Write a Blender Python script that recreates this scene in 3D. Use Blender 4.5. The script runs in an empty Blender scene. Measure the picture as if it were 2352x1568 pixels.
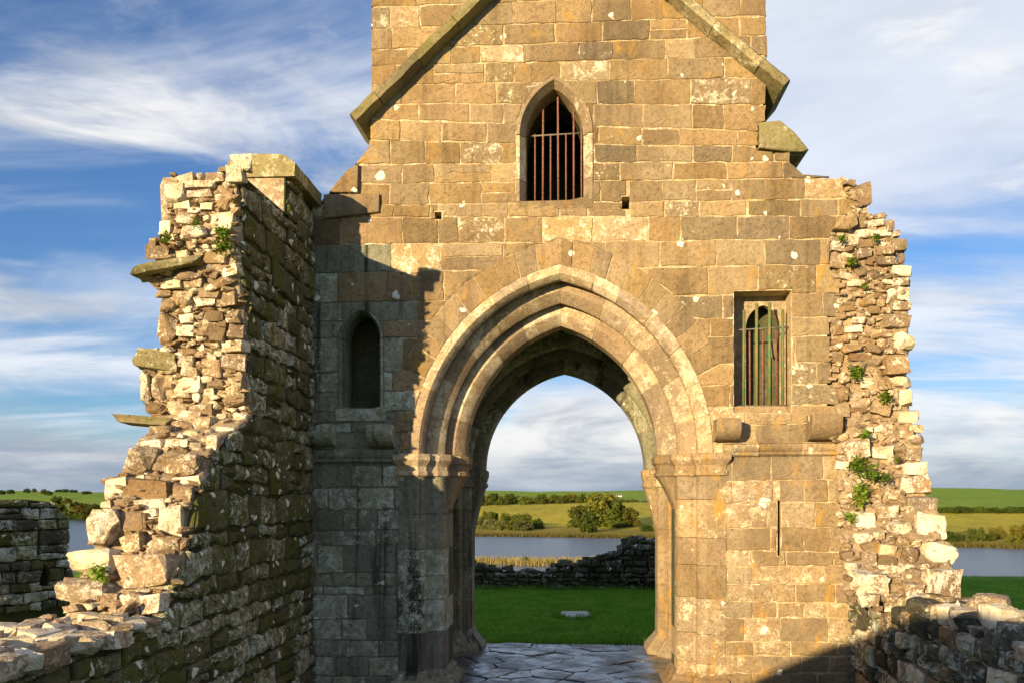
import bpy, bmesh, math, random
from mathutils import Vector, Matrix, noise
from mathutils.geometry import delaunay_2d_cdt

# ------------------------------------------------------------------ camera
S = bpy.context.scene
COL = S.collection
VW, F, HX, HY = 2352.0, 2050.0, 1176.0, 1140.0      # photo measured on a 2352 px wide copy
TH = math.atan(151.0 / 2050.0)
CAM = Vector((0.295, -11.7, 2.57))
cam = bpy.data.cameras.new('camera')
cam.sensor_width = 36.0
cam.lens = 36.0 * F / VW
cam.shift_y = (HY - 784.0) / VW
cam.clip_start, cam.clip_end = 0.1, 20000.0
cam_o = bpy.data.objects.new('camera', cam)
cam_o.location = CAM
cam_o.rotation_euler = (math.pi / 2, 0, TH)
COL.objects.link(cam_o)
S.camera = cam_o

# ------------------------------------------------------------------ sky, sun, exposure
SUN_TRAVEL = Vector((0.58, 1.0, -0.205)).normalized()
SUN_EL = math.asin(-SUN_TRAVEL.z)
SUN_ROT = math.atan2(-SUN_TRAVEL.x, -SUN_TRAVEL.y)
S.view_settings.view_transform = 'Standard'
S.view_settings.look = 'None'
S.view_settings.gamma = 1.0
S.view_settings.use_curve_mapping = False
S.view_settings.exposure = 1.10


def node(nt, t, ins=None, **props):
    n = nt.nodes.new(t)
    for k, v in props.items():
        setattr(n, k, v)
    for k, v in (ins or {}).items():
        if isinstance(v, bpy.types.NodeSocket):
            nt.links.new(v, n.inputs[k])
        else:
            n.inputs[k].default_value = v
    return n


def mixc(nt, f, a, b, blend='MIX'):
    n = nt.nodes.new('ShaderNodeMix')
    n.data_type = 'RGBA'
    n.blend_type = blend
    for i, v in ((0, f), (6, a), (7, b)):
        if isinstance(v, bpy.types.NodeSocket):
            nt.links.new(v, n.inputs[i])
        else:
            n.inputs[i].default_value = v if i == 0 or len(v) == 4 else (*v, 1.0)
    return n.outputs[2]


def mrange(nt, v, a, b, c=0.0, d=1.0):
    n = node(nt, 'ShaderNodeMapRange', {1: a, 2: b, 3: c, 4: d}, interpolation_type='SMOOTHSTEP')
    nt.links.new(v, n.inputs[0])
    return n.outputs[0]


def math_(nt, op, a, b=0.0, clamp=False):
    return node(nt, 'ShaderNodeMath', {0: a, 1: b}, operation=op, use_clamp=clamp).outputs[0]


def noise_(nt, vec, scale, detail=4.0, rough=0.55, dist=0.0):
    return node(nt, 'ShaderNodeTexNoise', {'Vector': vec, 'Scale': scale, 'Detail': detail,
                                           'Roughness': rough, 'Distortion': dist}).outputs[0]


def mapping(nt, vec, loc=(0, 0, 0), rot=(0, 0, 0), scale=(1, 1, 1)):
    return node(nt, 'ShaderNodeMapping', {'Vector': vec, 'Location': loc, 'Rotation': rot,
                                          'Scale': scale}).outputs[0]


def build_world():
    w = bpy.data.worlds.new('World')
    S.world = w
    w.use_nodes = True
    nt = w.node_tree
    nt.nodes.clear()
    tc = nt.nodes.new('ShaderNodeTexCoord').outputs['Generated']
    sky = nt.nodes.new('ShaderNodeTexSky')
    sky.sky_type = 'NISHITA'
    sky.sun_disc = False
    sky.sun_elevation = SUN_EL
    sky.sun_rotation = SUN_ROT
    sky.altitude = 60.0
    sky.air_density = 1.0
    sky.dust_density = 0.3
    sky.ozone_density = 2.5
    blue = mixc(nt, 1.0, sky.outputs[0], (0.42, 0.56, 0.78), 'MULTIPLY')
    sep = node(nt, 'ShaderNodeSeparateXYZ', {0: tc})
    zc = math_(nt, 'MAXIMUM', sep.outputs[2], 0.0)
    zd = math_(nt, 'ADD', zc, 0.10)
    px = math_(nt, 'DIVIDE', sep.outputs[0], zd)
    py = math_(nt, 'DIVIDE', sep.outputs[1], zd)
    p = node(nt, 'ShaderNodeCombineXYZ', {0: px, 1: py, 2: 0.0}).outputs[0]
    # high cirrus: long streaks, warped
    pm = mapping(nt, p, (SKY_OFF[0], SKY_OFF[1], 0), (0, 0, math.radians(28)), (0.46, 1.0, 1.0))
    c1 = noise_(nt, pm, 1.25, 10.0, 0.57, 0.8)
    c2 = noise_(nt, mapping(nt, p, (SKY_BIG[0], SKY_BIG[1], 0), (0, 0, 0.3), (0.5, 0.8, 1)), 0.75, 3.0, 0.5, 0.3)
    cir = math_(nt, 'ADD', math_(nt, 'MULTIPLY', c1, 0.62), math_(nt, 'MULTIPLY', c2, 0.55))
    m1 = mrange(nt, cir, 0.455, 0.67)
    # low bank of grey cloud thickening to the horizon
    dirm = mapping(nt, tc, SKY_LOW, (0, 0, 0), (2.4, 2.4, 7.0))
    b1 = noise_(nt, dirm, 1.3, 8.0, 0.58, 0.35)
    lowf = mrange(nt, zc, 0.02, 0.15, 0.22, -0.05)
    m2 = mrange(nt, math_(nt, 'ADD', b1, lowf), 0.47, 0.68)
    # brightness inside the clouds
    b2 = noise_(nt, mapping(nt, tc, (0.7, 5.2, 0.1), (0, 0, 0), (3.0, 3.0, 13.0)), 1.5, 7.0, 0.6, 0.4)
    lift = mrange(nt, zc, 0.01, 0.13, 0.0, 1.0)
    bright = math_(nt, 'ADD', math_(nt, 'MULTIPLY', mrange(nt, b2, 0.38, 0.64, 0.05, 0.75), mrange(nt, zc, 0.0, 0.06, 0.35, 1.0)), math_(nt, 'MULTIPLY', lift, 0.30))
    grey = mixc(nt, math_(nt, 'MINIMUM', bright, 1.0), (1.25, 1.6, 2.15), (4.6, 4.5, 4.35))
    white = mixc(nt, mrange(nt, c1, 0.40, 0.70), (2.5, 2.95, 3.7), (4.3, 4.4, 4.6))
    col = mixc(nt, math_(nt, 'MULTIPLY', m1, 0.80), blue, white)
    col = mixc(nt, math_(nt, 'MULTIPLY', m2, 0.95), col, grey)
    bg = node(nt, 'ShaderNodeBackground', {'Color': col, 'Strength': 0.105})
    out = nt.nodes.new('ShaderNodeOutputWorld')
    nt.links.new(bg.outputs[0], out.inputs[0])


SKY_OFF = (3.1, 8.3)
SKY_BIG = (1.0, 6.2)
SKY_LOW = (6.7, 8.8, 3.2)
build_world()

sun = bpy.data.lights.new('sun', 'SUN')
sun.energy = 4.6
sun.angle = math.radians(0.53)
sun.color = (1.0, 0.77, 0.40)
sun_o = bpy.data.objects.new('sun', sun)
sun_o.rotation_euler = SUN_TRAVEL.to_track_quat('-Z', 'Y').to_euler()
sun_o.location = (-12, -25, 14)
COL.objects.link(sun_o)

# ------------------------------------------------------------------ measuring helpers
RV = Vector((math.cos(TH), math.sin(TH), 0))
FV = Vector((-math.sin(TH), math.cos(TH), 0))


def ray(vx, vy):
    return FV + RV * ((vx - HX) / F) + Vector((0, 0, 1)) * ((HY - vy) / F)


def onY(vx, vy, Y=0.0):
    d = ray(vx, vy)
    return CAM + d * ((Y - CAM.y) / d.y)


def onX(vx, vy, X):
    d = ray(vx, vy)
    return CAM + d * ((X - CAM.x) / d.x)


def onZ(vx, vy, Z):
    d = ray(vx, vy)
    return CAM + d * ((Z - CAM.z) / d.z)


def atD(vx, vy, D):
    return CAM + ray(vx, vy) * D


def XZ(vx, vy, Y=0.0):
    p = onY(vx, vy, Y)
    return (p.x, p.z)


def interp(tab, x):
    if x <= tab[0][0]:
        return tab[0][1]
    for (a, b), (c, d) in zip(tab, tab[1:]):
        if x <= c:
            return b + (d - b) * (x - a) / (c - a) if c > a else d
    return tab[-1][1]


# ------------------------------------------------------------------ object helpers
def obj(name, me, mat=None, parent=None):
    o = bpy.data.objects.new(name, me)
    COL.objects.link(o)
    if mat is not None and len(me.materials) == 0:
        me.materials.append(mat)
    if parent is not None:
        o.parent = parent
        if parent.name in WORLD_BUILT:
            o.matrix_parent_inverse = Matrix.Translation(-parent.location)
    return o


WORLD_BUILT = set()          # things whose parts are laid out in world measure


def tag(o, label=None, cat=None, group=None, kind=None):
    if label:
        o['label'] = label
    if cat:
        o['category'] = cat
    if group:
        o['group'] = group
    if kind:
        o['kind'] = kind
    return o


def thing(name, label, cat, loc=(0, 0, 0), group=None):
    o = bpy.data.objects.new(name, None)
    o.location = loc
    o.empty_display_size = 0.3
    COL.objects.link(o)
    if name in ('ruined_wall', 'priory_tower'):
        WORLD_BUILT.add(o.name)
    return tag(o, label, cat, group)


def pymesh(name, vs, fs, smooth=False):
    me = bpy.data.meshes.new(name)
    me.from_pydata([tuple(v) for v in vs], [], fs)
    me.update()
    if smooth:
        me.polygons.foreach_set('use_smooth', [True] * len(me.polygons))
    return me


def fix_normals(me):
    bm = bmesh.new()
    bm.from_mesh(me)
    bmesh.ops.recalc_face_normals(bm, faces=bm.faces)
    bm.to_mesh(me)
    bm.free()
    return me


def area2(p):
    return 0.5 * sum(a[0] * b[1] - b[0] * a[1] for a, b in zip(p, p[1:] + p[:1]))


def ccw(p):
    p = list(p)
    return p if area2(p) > 0 else p[::-1]


def clip(subject, holes, outline=None):
    """pieces of the polygon `subject` inside `outline` and outside every hole"""
    vs, fs = [], []
    for poly in [subject] + ([outline] if outline else []) + list(holes):
        b = len(vs)
        poly = ccw(poly)
        vs += [Vector((x, y)) for x, y in poly]
        fs.append(list(range(b, b + len(poly))))
    nin = 2 if outline else 1
    r = delaunay_2d_cdt(vs, [], fs, 4, 1e-5)
    out = []
    for f, of in zip(r[2], r[5]):
        s = set(of)
        if all(i in s for i in range(nin)) and not any(i >= nin for i in s):
            out.append([(r[0][i].x, r[0][i].y) for i in f])
    return out


class Frame:
    """plane coordinates (u, v) and height h off the plane"""
    def __init__(self, o, u, v, n):
        self.o, self.u, self.v, self.n = Vector(o), Vector(u), Vector(v), Vector(n)
        self.flip = self.u.cross(self.v).dot(self.n) < 0

    def __call__(self, a, b, h=0.0):
        return self.o + self.u * a + self.v * b + self.n * h


def inset(poly, d):
    n = len(poly)
    out = []
    for i in range(n):
        p0, p1, p2 = poly[i - 1], poly[i], poly[(i + 1) % n]
        e1 = Vector((p1[0] - p0[0], p1[1] - p0[1]))
        e2 = Vector((p2[0] - p1[0], p2[1] - p1[1]))
        if e1.length < 1e-7 or e2.length < 1e-7:
            out.append(p1)
            continue
        e1.normalize()
        e2.normalize()
        n1, n2 = Vector((-e1.y, e1.x)), Vector((-e2.y, e2.x))
        m = n1 + n2
        if m.length < 1e-4:
            m = n1
        m.normalize()
        k = max(0.45, m.dot(n1))
        out.append((p1[0] + m.x * d / k, p1[1] + m.y * d / k))
    return out


def densify(poly, step):
    out = []
    for a, b in zip(poly, poly[1:] + poly[:1]):
        L = math.hypot(b[0] - a[0], b[1] - a[1])
        k = max(1, int(round(L / step)))
        for i in range(k):
            t = i / k
            out.append((a[0] + (b[0] - a[0]) * t, a[1] + (b[1] - a[1]) * t))
    return out


def simplify(poly, tol=0.012):
    out = []
    for p in poly:
        if not out or math.hypot(p[0] - out[-1][0], p[1] - out[-1][1]) > tol:
            out.append(p)
    if len(out) > 1 and math.hypot(out[0][0] - out[-1][0], out[0][1] - out[-1][1]) <= tol:
        out.pop()
    return out


def block(name, poly, fr, mat, parent, rng, gap=0.006, bevel=0.012, front=0.0, depth=0.10, rough=0.006,
          step=0.2, bulge=0.004, smooth=False):
    """one laid stone: polygon `poly` on the plane of `fr`, worn edges, uneven face"""
    poly = simplify(poly)
    if len(poly) < 3:
        return None
    if area2(poly) < 0:
        poly = poly[::-1]
    poly = densify(poly, step)
    n = len(poly)
    base = inset(poly, gap)
    base = [(x + rng.uniform(-rough, rough), y + rng.uniform(-rough, rough)) for x, y in base]
    top = inset(base, bevel)
    mid = inset(base, bevel * 0.35)
    cx = sum(p[0] for p in top) / n
    cy = sum(p[1] for p in top) / n
    inner = [(cx + (x - cx) * 0.55, cy + (y - cy) * 0.55) for x, y in top]
    vs = [fr(x, y, -depth) for x, y in base]
    vs += [fr(x, y, front - bevel * 0.9) for x, y in base]
    vs += [fr(x, y, front - bevel * 0.3) for x, y in mid]
    vs += [fr(x, y, front + rng.uniform(-bulge, bulge) * 0.6) for x, y in top]
    vs += [fr(x, y, front + bulge + rng.uniform(-bulge, bulge)) for x, y in inner]
    vs.append(fr(cx, cy, front + bulge + rng.uniform(-bulge, bulge)))
    fs = []
    for r in range(4):
        for i in range(n):
            j = (i + 1) % n
            fs.append((r * n + i, r * n + j, (r + 1) * n + j, (r + 1) * n + i))
    for i in range(n):
        fs.append((4 * n + i, 4 * n + (i + 1) % n, 5 * n))
    if fr.flip:
        fs = [f[::-1] for f in fs]
    me = pymesh(name, vs, fs, smooth)
    return obj(name, me, mat, parent)


def extrude_region(name, outline, holes, fr, h0, h1, mat, parent):
    """solid between heights h0 (front) and h1 (back) over outline minus holes"""
    vs2, fs = [], []
    for poly in [outline] + list(holes):
        b = len(vs2)
        poly = ccw(poly)
        vs2 += [Vector((x, y)) for x, y in poly]
        fs.append(list(range(b, b + len(poly))))
    r = delaunay_2d_cdt(vs2, [], fs, 4, 1e-5)
    keep = [f for f, of in zip(r[2], r[5]) if 0 in of and not any(i > 0 for i in of)]
    n = len(r[0])
    vs = [fr(p.x, p.y, h0) for p in r[0]] + [fr(p.x, p.y, h1) for p in r[0]]
    faces = []
    cnt = {}
    for f in keep:
        faces.append(tuple(f))
        faces.append(tuple(i + n for i in reversed(f)))
        for a, b in zip(f, f[1:] + f[:1]):
            cnt[(a, b)] = 1
    for a, b in list(cnt):
        if (b, a) not in cnt:
            faces.append((a, a + n, b + n, b))
    me = pymesh(name, vs, faces)
    bm = bmesh.new()
    bm.from_mesh(me)
    bmesh.ops.delete(bm, geom=[v for v in bm.verts if not v.link_faces], context='VERTS')
    bmesh.ops.recalc_face_normals(bm, faces=bm.faces)
    bm.to_mesh(me)
    bm.free()
    return obj(name, me, mat, parent)


def loft(name, rings, mat, parent, smooth=False, caps=True):
    n = len(rings[0])
    vs = [p for r in rings for p in r]
    fs = []
    for k in range(len(rings) - 1):
        for i in range(n):
            j = (i + 1) % n
            fs.append((k * n + i, k * n + j, (k + 1) * n + j, (k + 1) * n + i))
    if caps:
        fs.append(tuple(range(n - 1, -1, -1)))
        fs.append(tuple(range((len(rings) - 1) * n, len(rings) * n)))
    me = fix_normals(pymesh(name, vs, fs, smooth))
    return obj(name, me, mat, parent)


def box_mesh(name, x0, x1, y0, y1, z0, z1):
    vs = [(x, y, z) for z in (z0, z1) for y in (y0, y1) for x in (x0, x1)]
    fs = [(0, 2, 3, 1), (4, 5, 7, 6), (0, 1, 5, 4), (2, 6, 7, 3), (0, 4, 6, 2), (1, 3, 7, 5)]
    return pymesh(name, vs, fs)


def bar_mesh(name, a, b, r, n=7):
    a, b = Vector(a), Vector(b)
    d = (b - a).normalized()
    s = d.orthogonal().normalized()
    t = d.cross(s)
    vs = []
    for p in (a, b):
        for i in range(n):
            w = 2 * math.pi * i / n
            vs.append(p + (s * math.cos(w) + t * math.sin(w)) * r)
    fs = [(i, (i + 1) % n, n + (i + 1) % n, n + i) for i in range(n)]
    fs += [tuple(range(n - 1, -1, -1)), tuple(range(n, 2 * n))]
    return pymesh(name, vs, fs, True)


# ------------------------------------------------------------------ materials
def pbr(name):
    m = bpy.data.materials.new(name)
    m.use_nodes = True
    nt = m.node_tree
    bs = nt.nodes['Principled BSDF']
    return m, nt, bs


def stone(name, c1, c2, dark, lichen=0.66, lich_col=(0.62, 0.58, 0.48), lich_scale=6.0, spots=0.0,
          orange=0.0, streak=0.0, moss=0.0, moss_col=(0.05, 0.055, 0.015), bump=0.5, vary=0.35, pale=0.0,
          grain=55.0):
    m, nt, bs = pbr(name)
    pos = nt.nodes.new('ShaderNodeNewGeometry').outputs['Position']
    rnd = nt.nodes.new('ShaderNodeObjectInfo').outputs['Random']
    n1 = noise_(nt, pos, 2.3, 6.0, 0.6)
    n2 = noise_(nt, pos, 17.0, 5.0, 0.65)
    n3 = noise_(nt, pos, grain, 4.0, 0.7)
    col = mixc(nt, mrange(nt, n1, 0.33, 0.68), c1, c2)
    col = mixc(nt, math_(nt, 'MULTIPLY', mrange(nt, n2, 0.46, 0.68), 0.75), col, dark)
    nb = noise_(nt, mapping(nt, pos, (3, 1, 6), (0, 0, 0), (1, 1, 0.7)), 0.75, 5.0, 0.6, 0.4)
    col = mixc(nt, math_(nt, 'MULTIPLY', mrange(nt, nb, 0.46, 0.66), 0.65), col, dark)
    # grain and dark pits
    col = mixc(nt, math_(nt, 'MULTIPLY', mrange(nt, n3, 0.52, 0.70), 0.7), col, tuple(0.35 * c for c in dark))
    col = mixc(nt, math_(nt, 'MULTIPLY', mrange(nt, n3, 0.44, 0.26), 0.35), col, tuple(min(1, 1.5 * c) for c in c2))
    # stone to stone
    val = mrange(nt, rnd, 0.0, 1.0, 1.0 - vary, 1.0 + vary * 0.8)
    hv = node(nt, 'ShaderNodeHueSaturation', {'Hue': mrange(nt, math_(nt, 'FRACT', math_(nt, 'MULTIPLY', rnd, 7.3)),
              0.0, 1.0, 0.496, 0.504), 'Saturation': mrange(nt, math_(nt, 'FRACT', math_(nt, 'MULTIPLY', rnd, 13.7)),
              0, 1, 0.88, 1.08), 'Value': val, 'Color': col})
    col = hv.outputs[0]
    if streak:
        ns = noise_(nt, mapping(nt, pos, (0, 0, 0), (0, 0, 0), (5.0, 5.0, 0.35)), 1.0, 6.0, 0.6, 0.4)
        col = mixc(nt, math_(nt, 'MULTIPLY', mrange(nt, ns, 0.50, 0.68), streak), col, (0.018, 0.02, 0.016))
        col = mixc(nt, math_(nt, 'MULTIPLY', mrange(nt, ns, 0.42, 0.28), streak * 0.5), col, (0.30, 0.31, 0.26))
    if moss:
        nm = noise_(nt, mapping(nt, pos, (4, 2, 1), (0, 0, 0), (1, 1, 0.6)), 3.1, 7.0, 0.65, 0.3)
        col = mixc(nt, math_(nt, 'MULTIPLY', mrange(nt, nm, 0.40, 0.60), moss), col, moss_col)
    if orange:
        no = noise_(nt, mapping(nt, pos, (9, 3, 5), (0, 0, 0), (1.6, 1.6, 0.8)), 2.0, 7.0, 0.68, 0.5)
        col = mixc(nt, math_(nt, 'MULTIPLY', mrange(nt, no, 0.55, 0.70), orange), col, (0.46, 0.24, 0.035))
    if lichen < 1.0:
        nl = noise_(nt, mapping(nt, pos, (1.7, 8, 3)), lich_scale, 8.0, 0.68, 0.25)
        nl = math_(nt, 'ADD', math_(nt, 'MULTIPLY', nl, 0.62), math_(nt, 'MULTIPLY', noise_(nt, pos, lich_scale * 5.0, 3.0, 0.7), 0.40))
        sh = mrange(nt, rnd, 0.0, 1.0, lichen + 0.07, lichen - 0.07)
        d = math_(nt, 'SUBTRACT', nl, sh)
        f = mrange(nt, d, -0.04, 0.06)
        lich_col = mixc(nt, mrange(nt, noise_(nt, pos, 3.3, 4.0, 0.6), 0.42, 0.62), lich_col, tuple(a * b for a, b in zip(lich_col, (0.74, 0.70, 0.56))))
        col = mixc(nt, math_(nt, 'MULTIPLY', f, 0.88), col, lich_col)
    if spots:
        warp = node(nt, 'ShaderNodeTexNoise', {'Vector': pos, 'Scale': 9.0, 'Detail': 4.0})
        wp = node(nt, 'ShaderNodeVectorMath', {0: pos, 1: mapping(nt, warp.outputs[1], (-0.07, -0.07, -0.07),
                  (0, 0, 0), (0.14, 0.14, 0.14))}, operation='ADD').outputs[0]
        for sc, thr, off in ((2.6, 0.12, 0.0), (5.6, 0.15, 3.0)):
            vo = node(nt, 'ShaderNodeTexVoronoi', {'Vector': mapping(nt, wp, (off, off, off)), 'Scale': sc})
            sel = node(nt, 'ShaderNodeSeparateColor', {0: vo.outputs['Color']})
            r_ = math_(nt, 'MULTIPLY', mrange(nt, sel.outputs[0], 1.0 - spots, 1.0, 0.0, 1.0), thr * 1.7)
            f = mrange(nt, math_(nt, 'SUBTRACT', r_, vo.outputs['Distance']), 0.0, 0.02)
            col = mixc(nt, math_(nt, 'MULTIPLY', f, 0.93), col, (0.72, 0.70, 0.62))
    nt.links.new(col, bs.inputs['Base Color'])
    bs.inputs['Roughness'].default_value = 0.93
    bs.inputs['Specular IOR Level'].default_value = 0.2
    hgt = math_(nt, 'ADD', math_(nt, 'MULTIPLY', n2, 0.6), math_(nt, 'MULTIPLY', n3, 0.4))
    hgt = math_(nt, 'ADD', hgt, math_(nt, 'MULTIPLY', n1, 0.8))
    bp = node(nt, 'ShaderNodeBump', {'Height': hgt, 'Strength': bump, 'Distance': 0.03})
    nt.links.new(bp.outputs[0], bs.inputs['Normal'])
    return m


def simple(name, c1, c2, scale=8.0, rough=0.8, bump=0.3, vary=0.2, metallic=0.0):
    m, nt, bs = pbr(name)
    pos = nt.nodes.new('ShaderNodeNewGeometry').outputs['Position']
    rnd = nt.nodes.new('ShaderNodeObjectInfo').outputs['Random']
    n1 = noise_(nt, pos, scale, 6.0, 0.65)
    col = mixc(nt, mrange(nt, n1, 0.36, 0.64), c1, c2)
    col = node(nt, 'ShaderNodeHueSaturation', {'Value': mrange(nt, rnd, 0, 1, 1 - vary, 1 + vary),
               'Hue': mrange(nt, math_(nt, 'FRACT', math_(nt, 'MULTIPLY', rnd, 9.1)), 0, 1, 0.5 - 0.03 * vary, 0.5 + 0.03 * vary),
               'Color': col}).outputs[0]
    nt.links.new(col, bs.inputs['Base Color'])
    bs.inputs['Roughness'].default_value = rough
    bs.inputs['Metallic'].default_value = metallic
    bs.inputs['Specular IOR Level'].default_value = 0.25
    if bump:
        bp = node(nt, 'ShaderNodeBump', {'Height': noise_(nt, pos, scale * 6, 4.0, 0.6), 'Strength': bump, 'Distance': 0.02})
        nt.links.new(bp.outputs[0], bs.inputs['Normal'])
    return m


def leafmat(name, c1, c2, scale=0.5, trans=0.25):
    m, nt, bs = pbr(name)
    pos = nt.nodes.new('ShaderNodeNewGeometry').outputs['Position']
    rnd = nt.nodes.new('ShaderNodeObjectInfo').outputs['Random']
    n1 = noise_(nt, pos, scale, 4.0, 0.7)
    col = mixc(nt, mrange(nt, n1, 0.35, 0.65), c1, c2)
    col = node(nt, 'ShaderNodeHueSaturation', {'Value': mrange(nt, rnd, 0, 1, 0.75, 1.25),
               'Hue': mrange(nt, math_(nt, 'FRACT', math_(nt, 'MULTIPLY', rnd, 9.1)), 0, 1, 0.49, 0.515),
               'Color': col}).outputs[0]
    nt.links.new(col, bs.inputs['Base Color'])
    bs.inputs['Roughness'].default_value = 0.7
    bs.inputs['Specular IOR Level'].default_value = 0.15
    tr = node(nt, 'ShaderNodeBsdfTranslucent', {'Color': col})
    mx = node(nt, 'ShaderNodeMixShader', {0: trans, 1: bs.outputs[0], 2: tr.outputs[0]})
    nt.links.new(mx.outputs[0], nt.nodes['Material Output'].inputs[0])
    return m


M = {}
M['ashlar'] = stone('ashlar_sandstone', (0.262, 0.178, 0.095), (0.335, 0.238, 0.135), (0.165, 0.11, 0.06), lichen=0.735,
                    lich_scale=4.0, spots=0.14, orange=0.5, bump=0.7, vary=0.17, streak=0.30)
M['ashlar_low'] = stone('ashlar_lichened', (0.27, 0.19, 0.115), (0.36, 0.27, 0.175), (0.17, 0.12, 0.075), lichen=0.60,
                        lich_scale=7.0, spots=0.10, orange=0.75, bump=0.5, vary=0.18, lich_col=(0.60, 0.52, 0.40))
M['pier'] = stone('pier_stained_shaded', (0.23, 0.215, 0.15), (0.31, 0.295, 0.22), (0.12, 0.115, 0.085), lichen=0.575,
                  lich_scale=9.0, spots=0.08, streak=0.9, bump=0.6, vary=0.2, lich_col=(0.52, 0.54, 0.47))  # streak stains, plus shade painted as greyer stone for the shadowed left side
M['arch'] = stone('arch_dressed', (0.33, 0.24, 0.16), (0.41, 0.31, 0.215), (0.21, 0.15, 0.10), lichen=0.545,
                  lich_scale=7.5, orange=0.35, bump=0.4, vary=0.14, lich_col=(0.62, 0.52, 0.40))
M['ashlar_pale'] = stone('ashlar_pale', (0.33, 0.232, 0.125), (0.40, 0.295, 0.175), (0.22, 0.15, 0.082), lichen=0.60, lich_scale=5.0, spots=0.1, orange=0.7,
                         bump=0.7, vary=0.12)
M['ashlar_grey'] = stone('ashlar_grey', (0.215, 0.152, 0.088), (0.275, 0.20, 0.12), (0.125, 0.09, 0.055), lichen=0.62, lich_scale=5.0, spots=0.16, bump=0.8, vary=0.15, streak=0.3)
M['mortar'] = stone('lime_mortar', (0.42, 0.30, 0.17), (0.53, 0.40, 0.24), (0.27, 0.185, 0.10), lichen=0.60, lich_scale=9.0,
                    bump=0.7, vary=0.0)
M['mortar_pier'] = stone('stained_shaded_mortar', (0.20, 0.185, 0.13), (0.26, 0.245, 0.18), (0.09, 0.085, 0.06), lichen=0.62,
                         streak=0.7, bump=0.7, vary=0.0)  # stained, and darkened further to paint shade into the left joints
M['core'] = stone('rubble_mortar', (0.33, 0.225, 0.14), (0.44, 0.32, 0.21), (0.17, 0.115, 0.07), lichen=0.54, lich_scale=11.0,
                  bump=1.0, vary=0.0, orange=0.3)
M['rubble'] = stone('rubble_stone', (0.30, 0.20, 0.125), (0.40, 0.285, 0.19), (0.15, 0.10, 0.065), lichen=0.50, lich_scale=7.5,
                    orange=0.35, bump=0.9, vary=0.28, lich_col=(0.74, 0.67, 0.57))
M['rubble_pale'] = stone('rubble_pale', (0.34, 0.235, 0.15), (0.44, 0.325, 0.225), (0.20, 0.135, 0.085), lichen=0.475, lich_scale=8.5,
                         orange=0.2, bump=0.9, vary=0.2, lich_col=(0.68, 0.62, 0.53))
M['rubble_brown'] = stone('rubble_brown', (0.25, 0.165, 0.095), (0.32, 0.22, 0.13), (0.15, 0.10, 0.06), lichen=0.60, lich_scale=7.0,
                          orange=0.5, bump=0.6, vary=0.2, lich_col=(0.66, 0.6, 0.5))
M['mossy'] = stone('mossy_facing', (0.165, 0.14, 0.078), (0.25, 0.215, 0.13), (0.065, 0.058, 0.034), lichen=0.585, lich_scale=12.0,
                   spots=0.42, moss=0.9, moss_col=(0.085, 0.088, 0.018), bump=1.0, vary=0.4, lich_col=(0.64, 0.66, 0.61))
M['mossy_dark'] = stone('dark_drystone', (0.075, 0.068, 0.045), (0.12, 0.11, 0.075), (0.035, 0.032, 0.02), lichen=0.60, lich_scale=9.0, spots=0.2, moss=0.6, moss_col=(0.03, 0.035, 0.01),
                        bump=1.0, vary=0.4, lich_col=(0.34, 0.35, 0.32))
M['mossy_core'] = stone('mossy_joint', (0.05, 0.045, 0.02), (0.08, 0.07, 0.03), (0.03, 0.026, 0.012), lichen=0.9,
                        moss=0.7, bump=1.0, vary=0.0)
M['grey'] = stone('lichened_greystone', (0.12, 0.105, 0.085), (0.19, 0.17, 0.14), (0.05, 0.045, 0.035), lichen=0.535, lich_scale=6.0,
                  spots=0.15, moss=0.35, bump=0.8, vary=0.35, lich_col=(0.55, 0.55, 0.52))
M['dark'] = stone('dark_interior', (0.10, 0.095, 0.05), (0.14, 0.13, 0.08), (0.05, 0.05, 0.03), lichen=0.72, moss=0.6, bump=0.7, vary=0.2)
M['slab'] = stone('weathered_slab', (0.24, 0.19, 0.10), (0.31, 0.25, 0.14), (0.12, 0.10, 0.05), lichen=0.62, moss=0.35,
                  moss_col=(0.14, 0.14, 0.035), bump=0.6, vary=0.2)
M['rust'] = simple('rusted_iron', (0.16, 0.06, 0.042), (0.26, 0.13, 0.10), 30.0, 0.7, 0.3, 0.1)
M['green_paint'] = simple('peeling_green_paint', (0.075, 0.17, 0.07), (0.22, 0.15, 0.055), 14.0, 0.6, 0.3, 0.12)
M['iron'] = simple('weathered_iron', (0.10, 0.09, 0.08), (0.20, 0.18, 0.15), 30.0, 0.55, 0.2, 0.1)


def sharpen(me, ang=0.6):
    bm = bmesh.new()
    bm.from_mesh(me)
    bmesh.ops.recalc_face_normals(bm, faces=bm.faces)
    for f in bm.faces:
        f.smooth = True
    for e in bm.edges:
        e.smooth = not (len(e.link_faces) == 2 and e.calc_face_angle(0.0) > ang)
    bm.to_mesh(me)
    bm.free()
    return me


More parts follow.
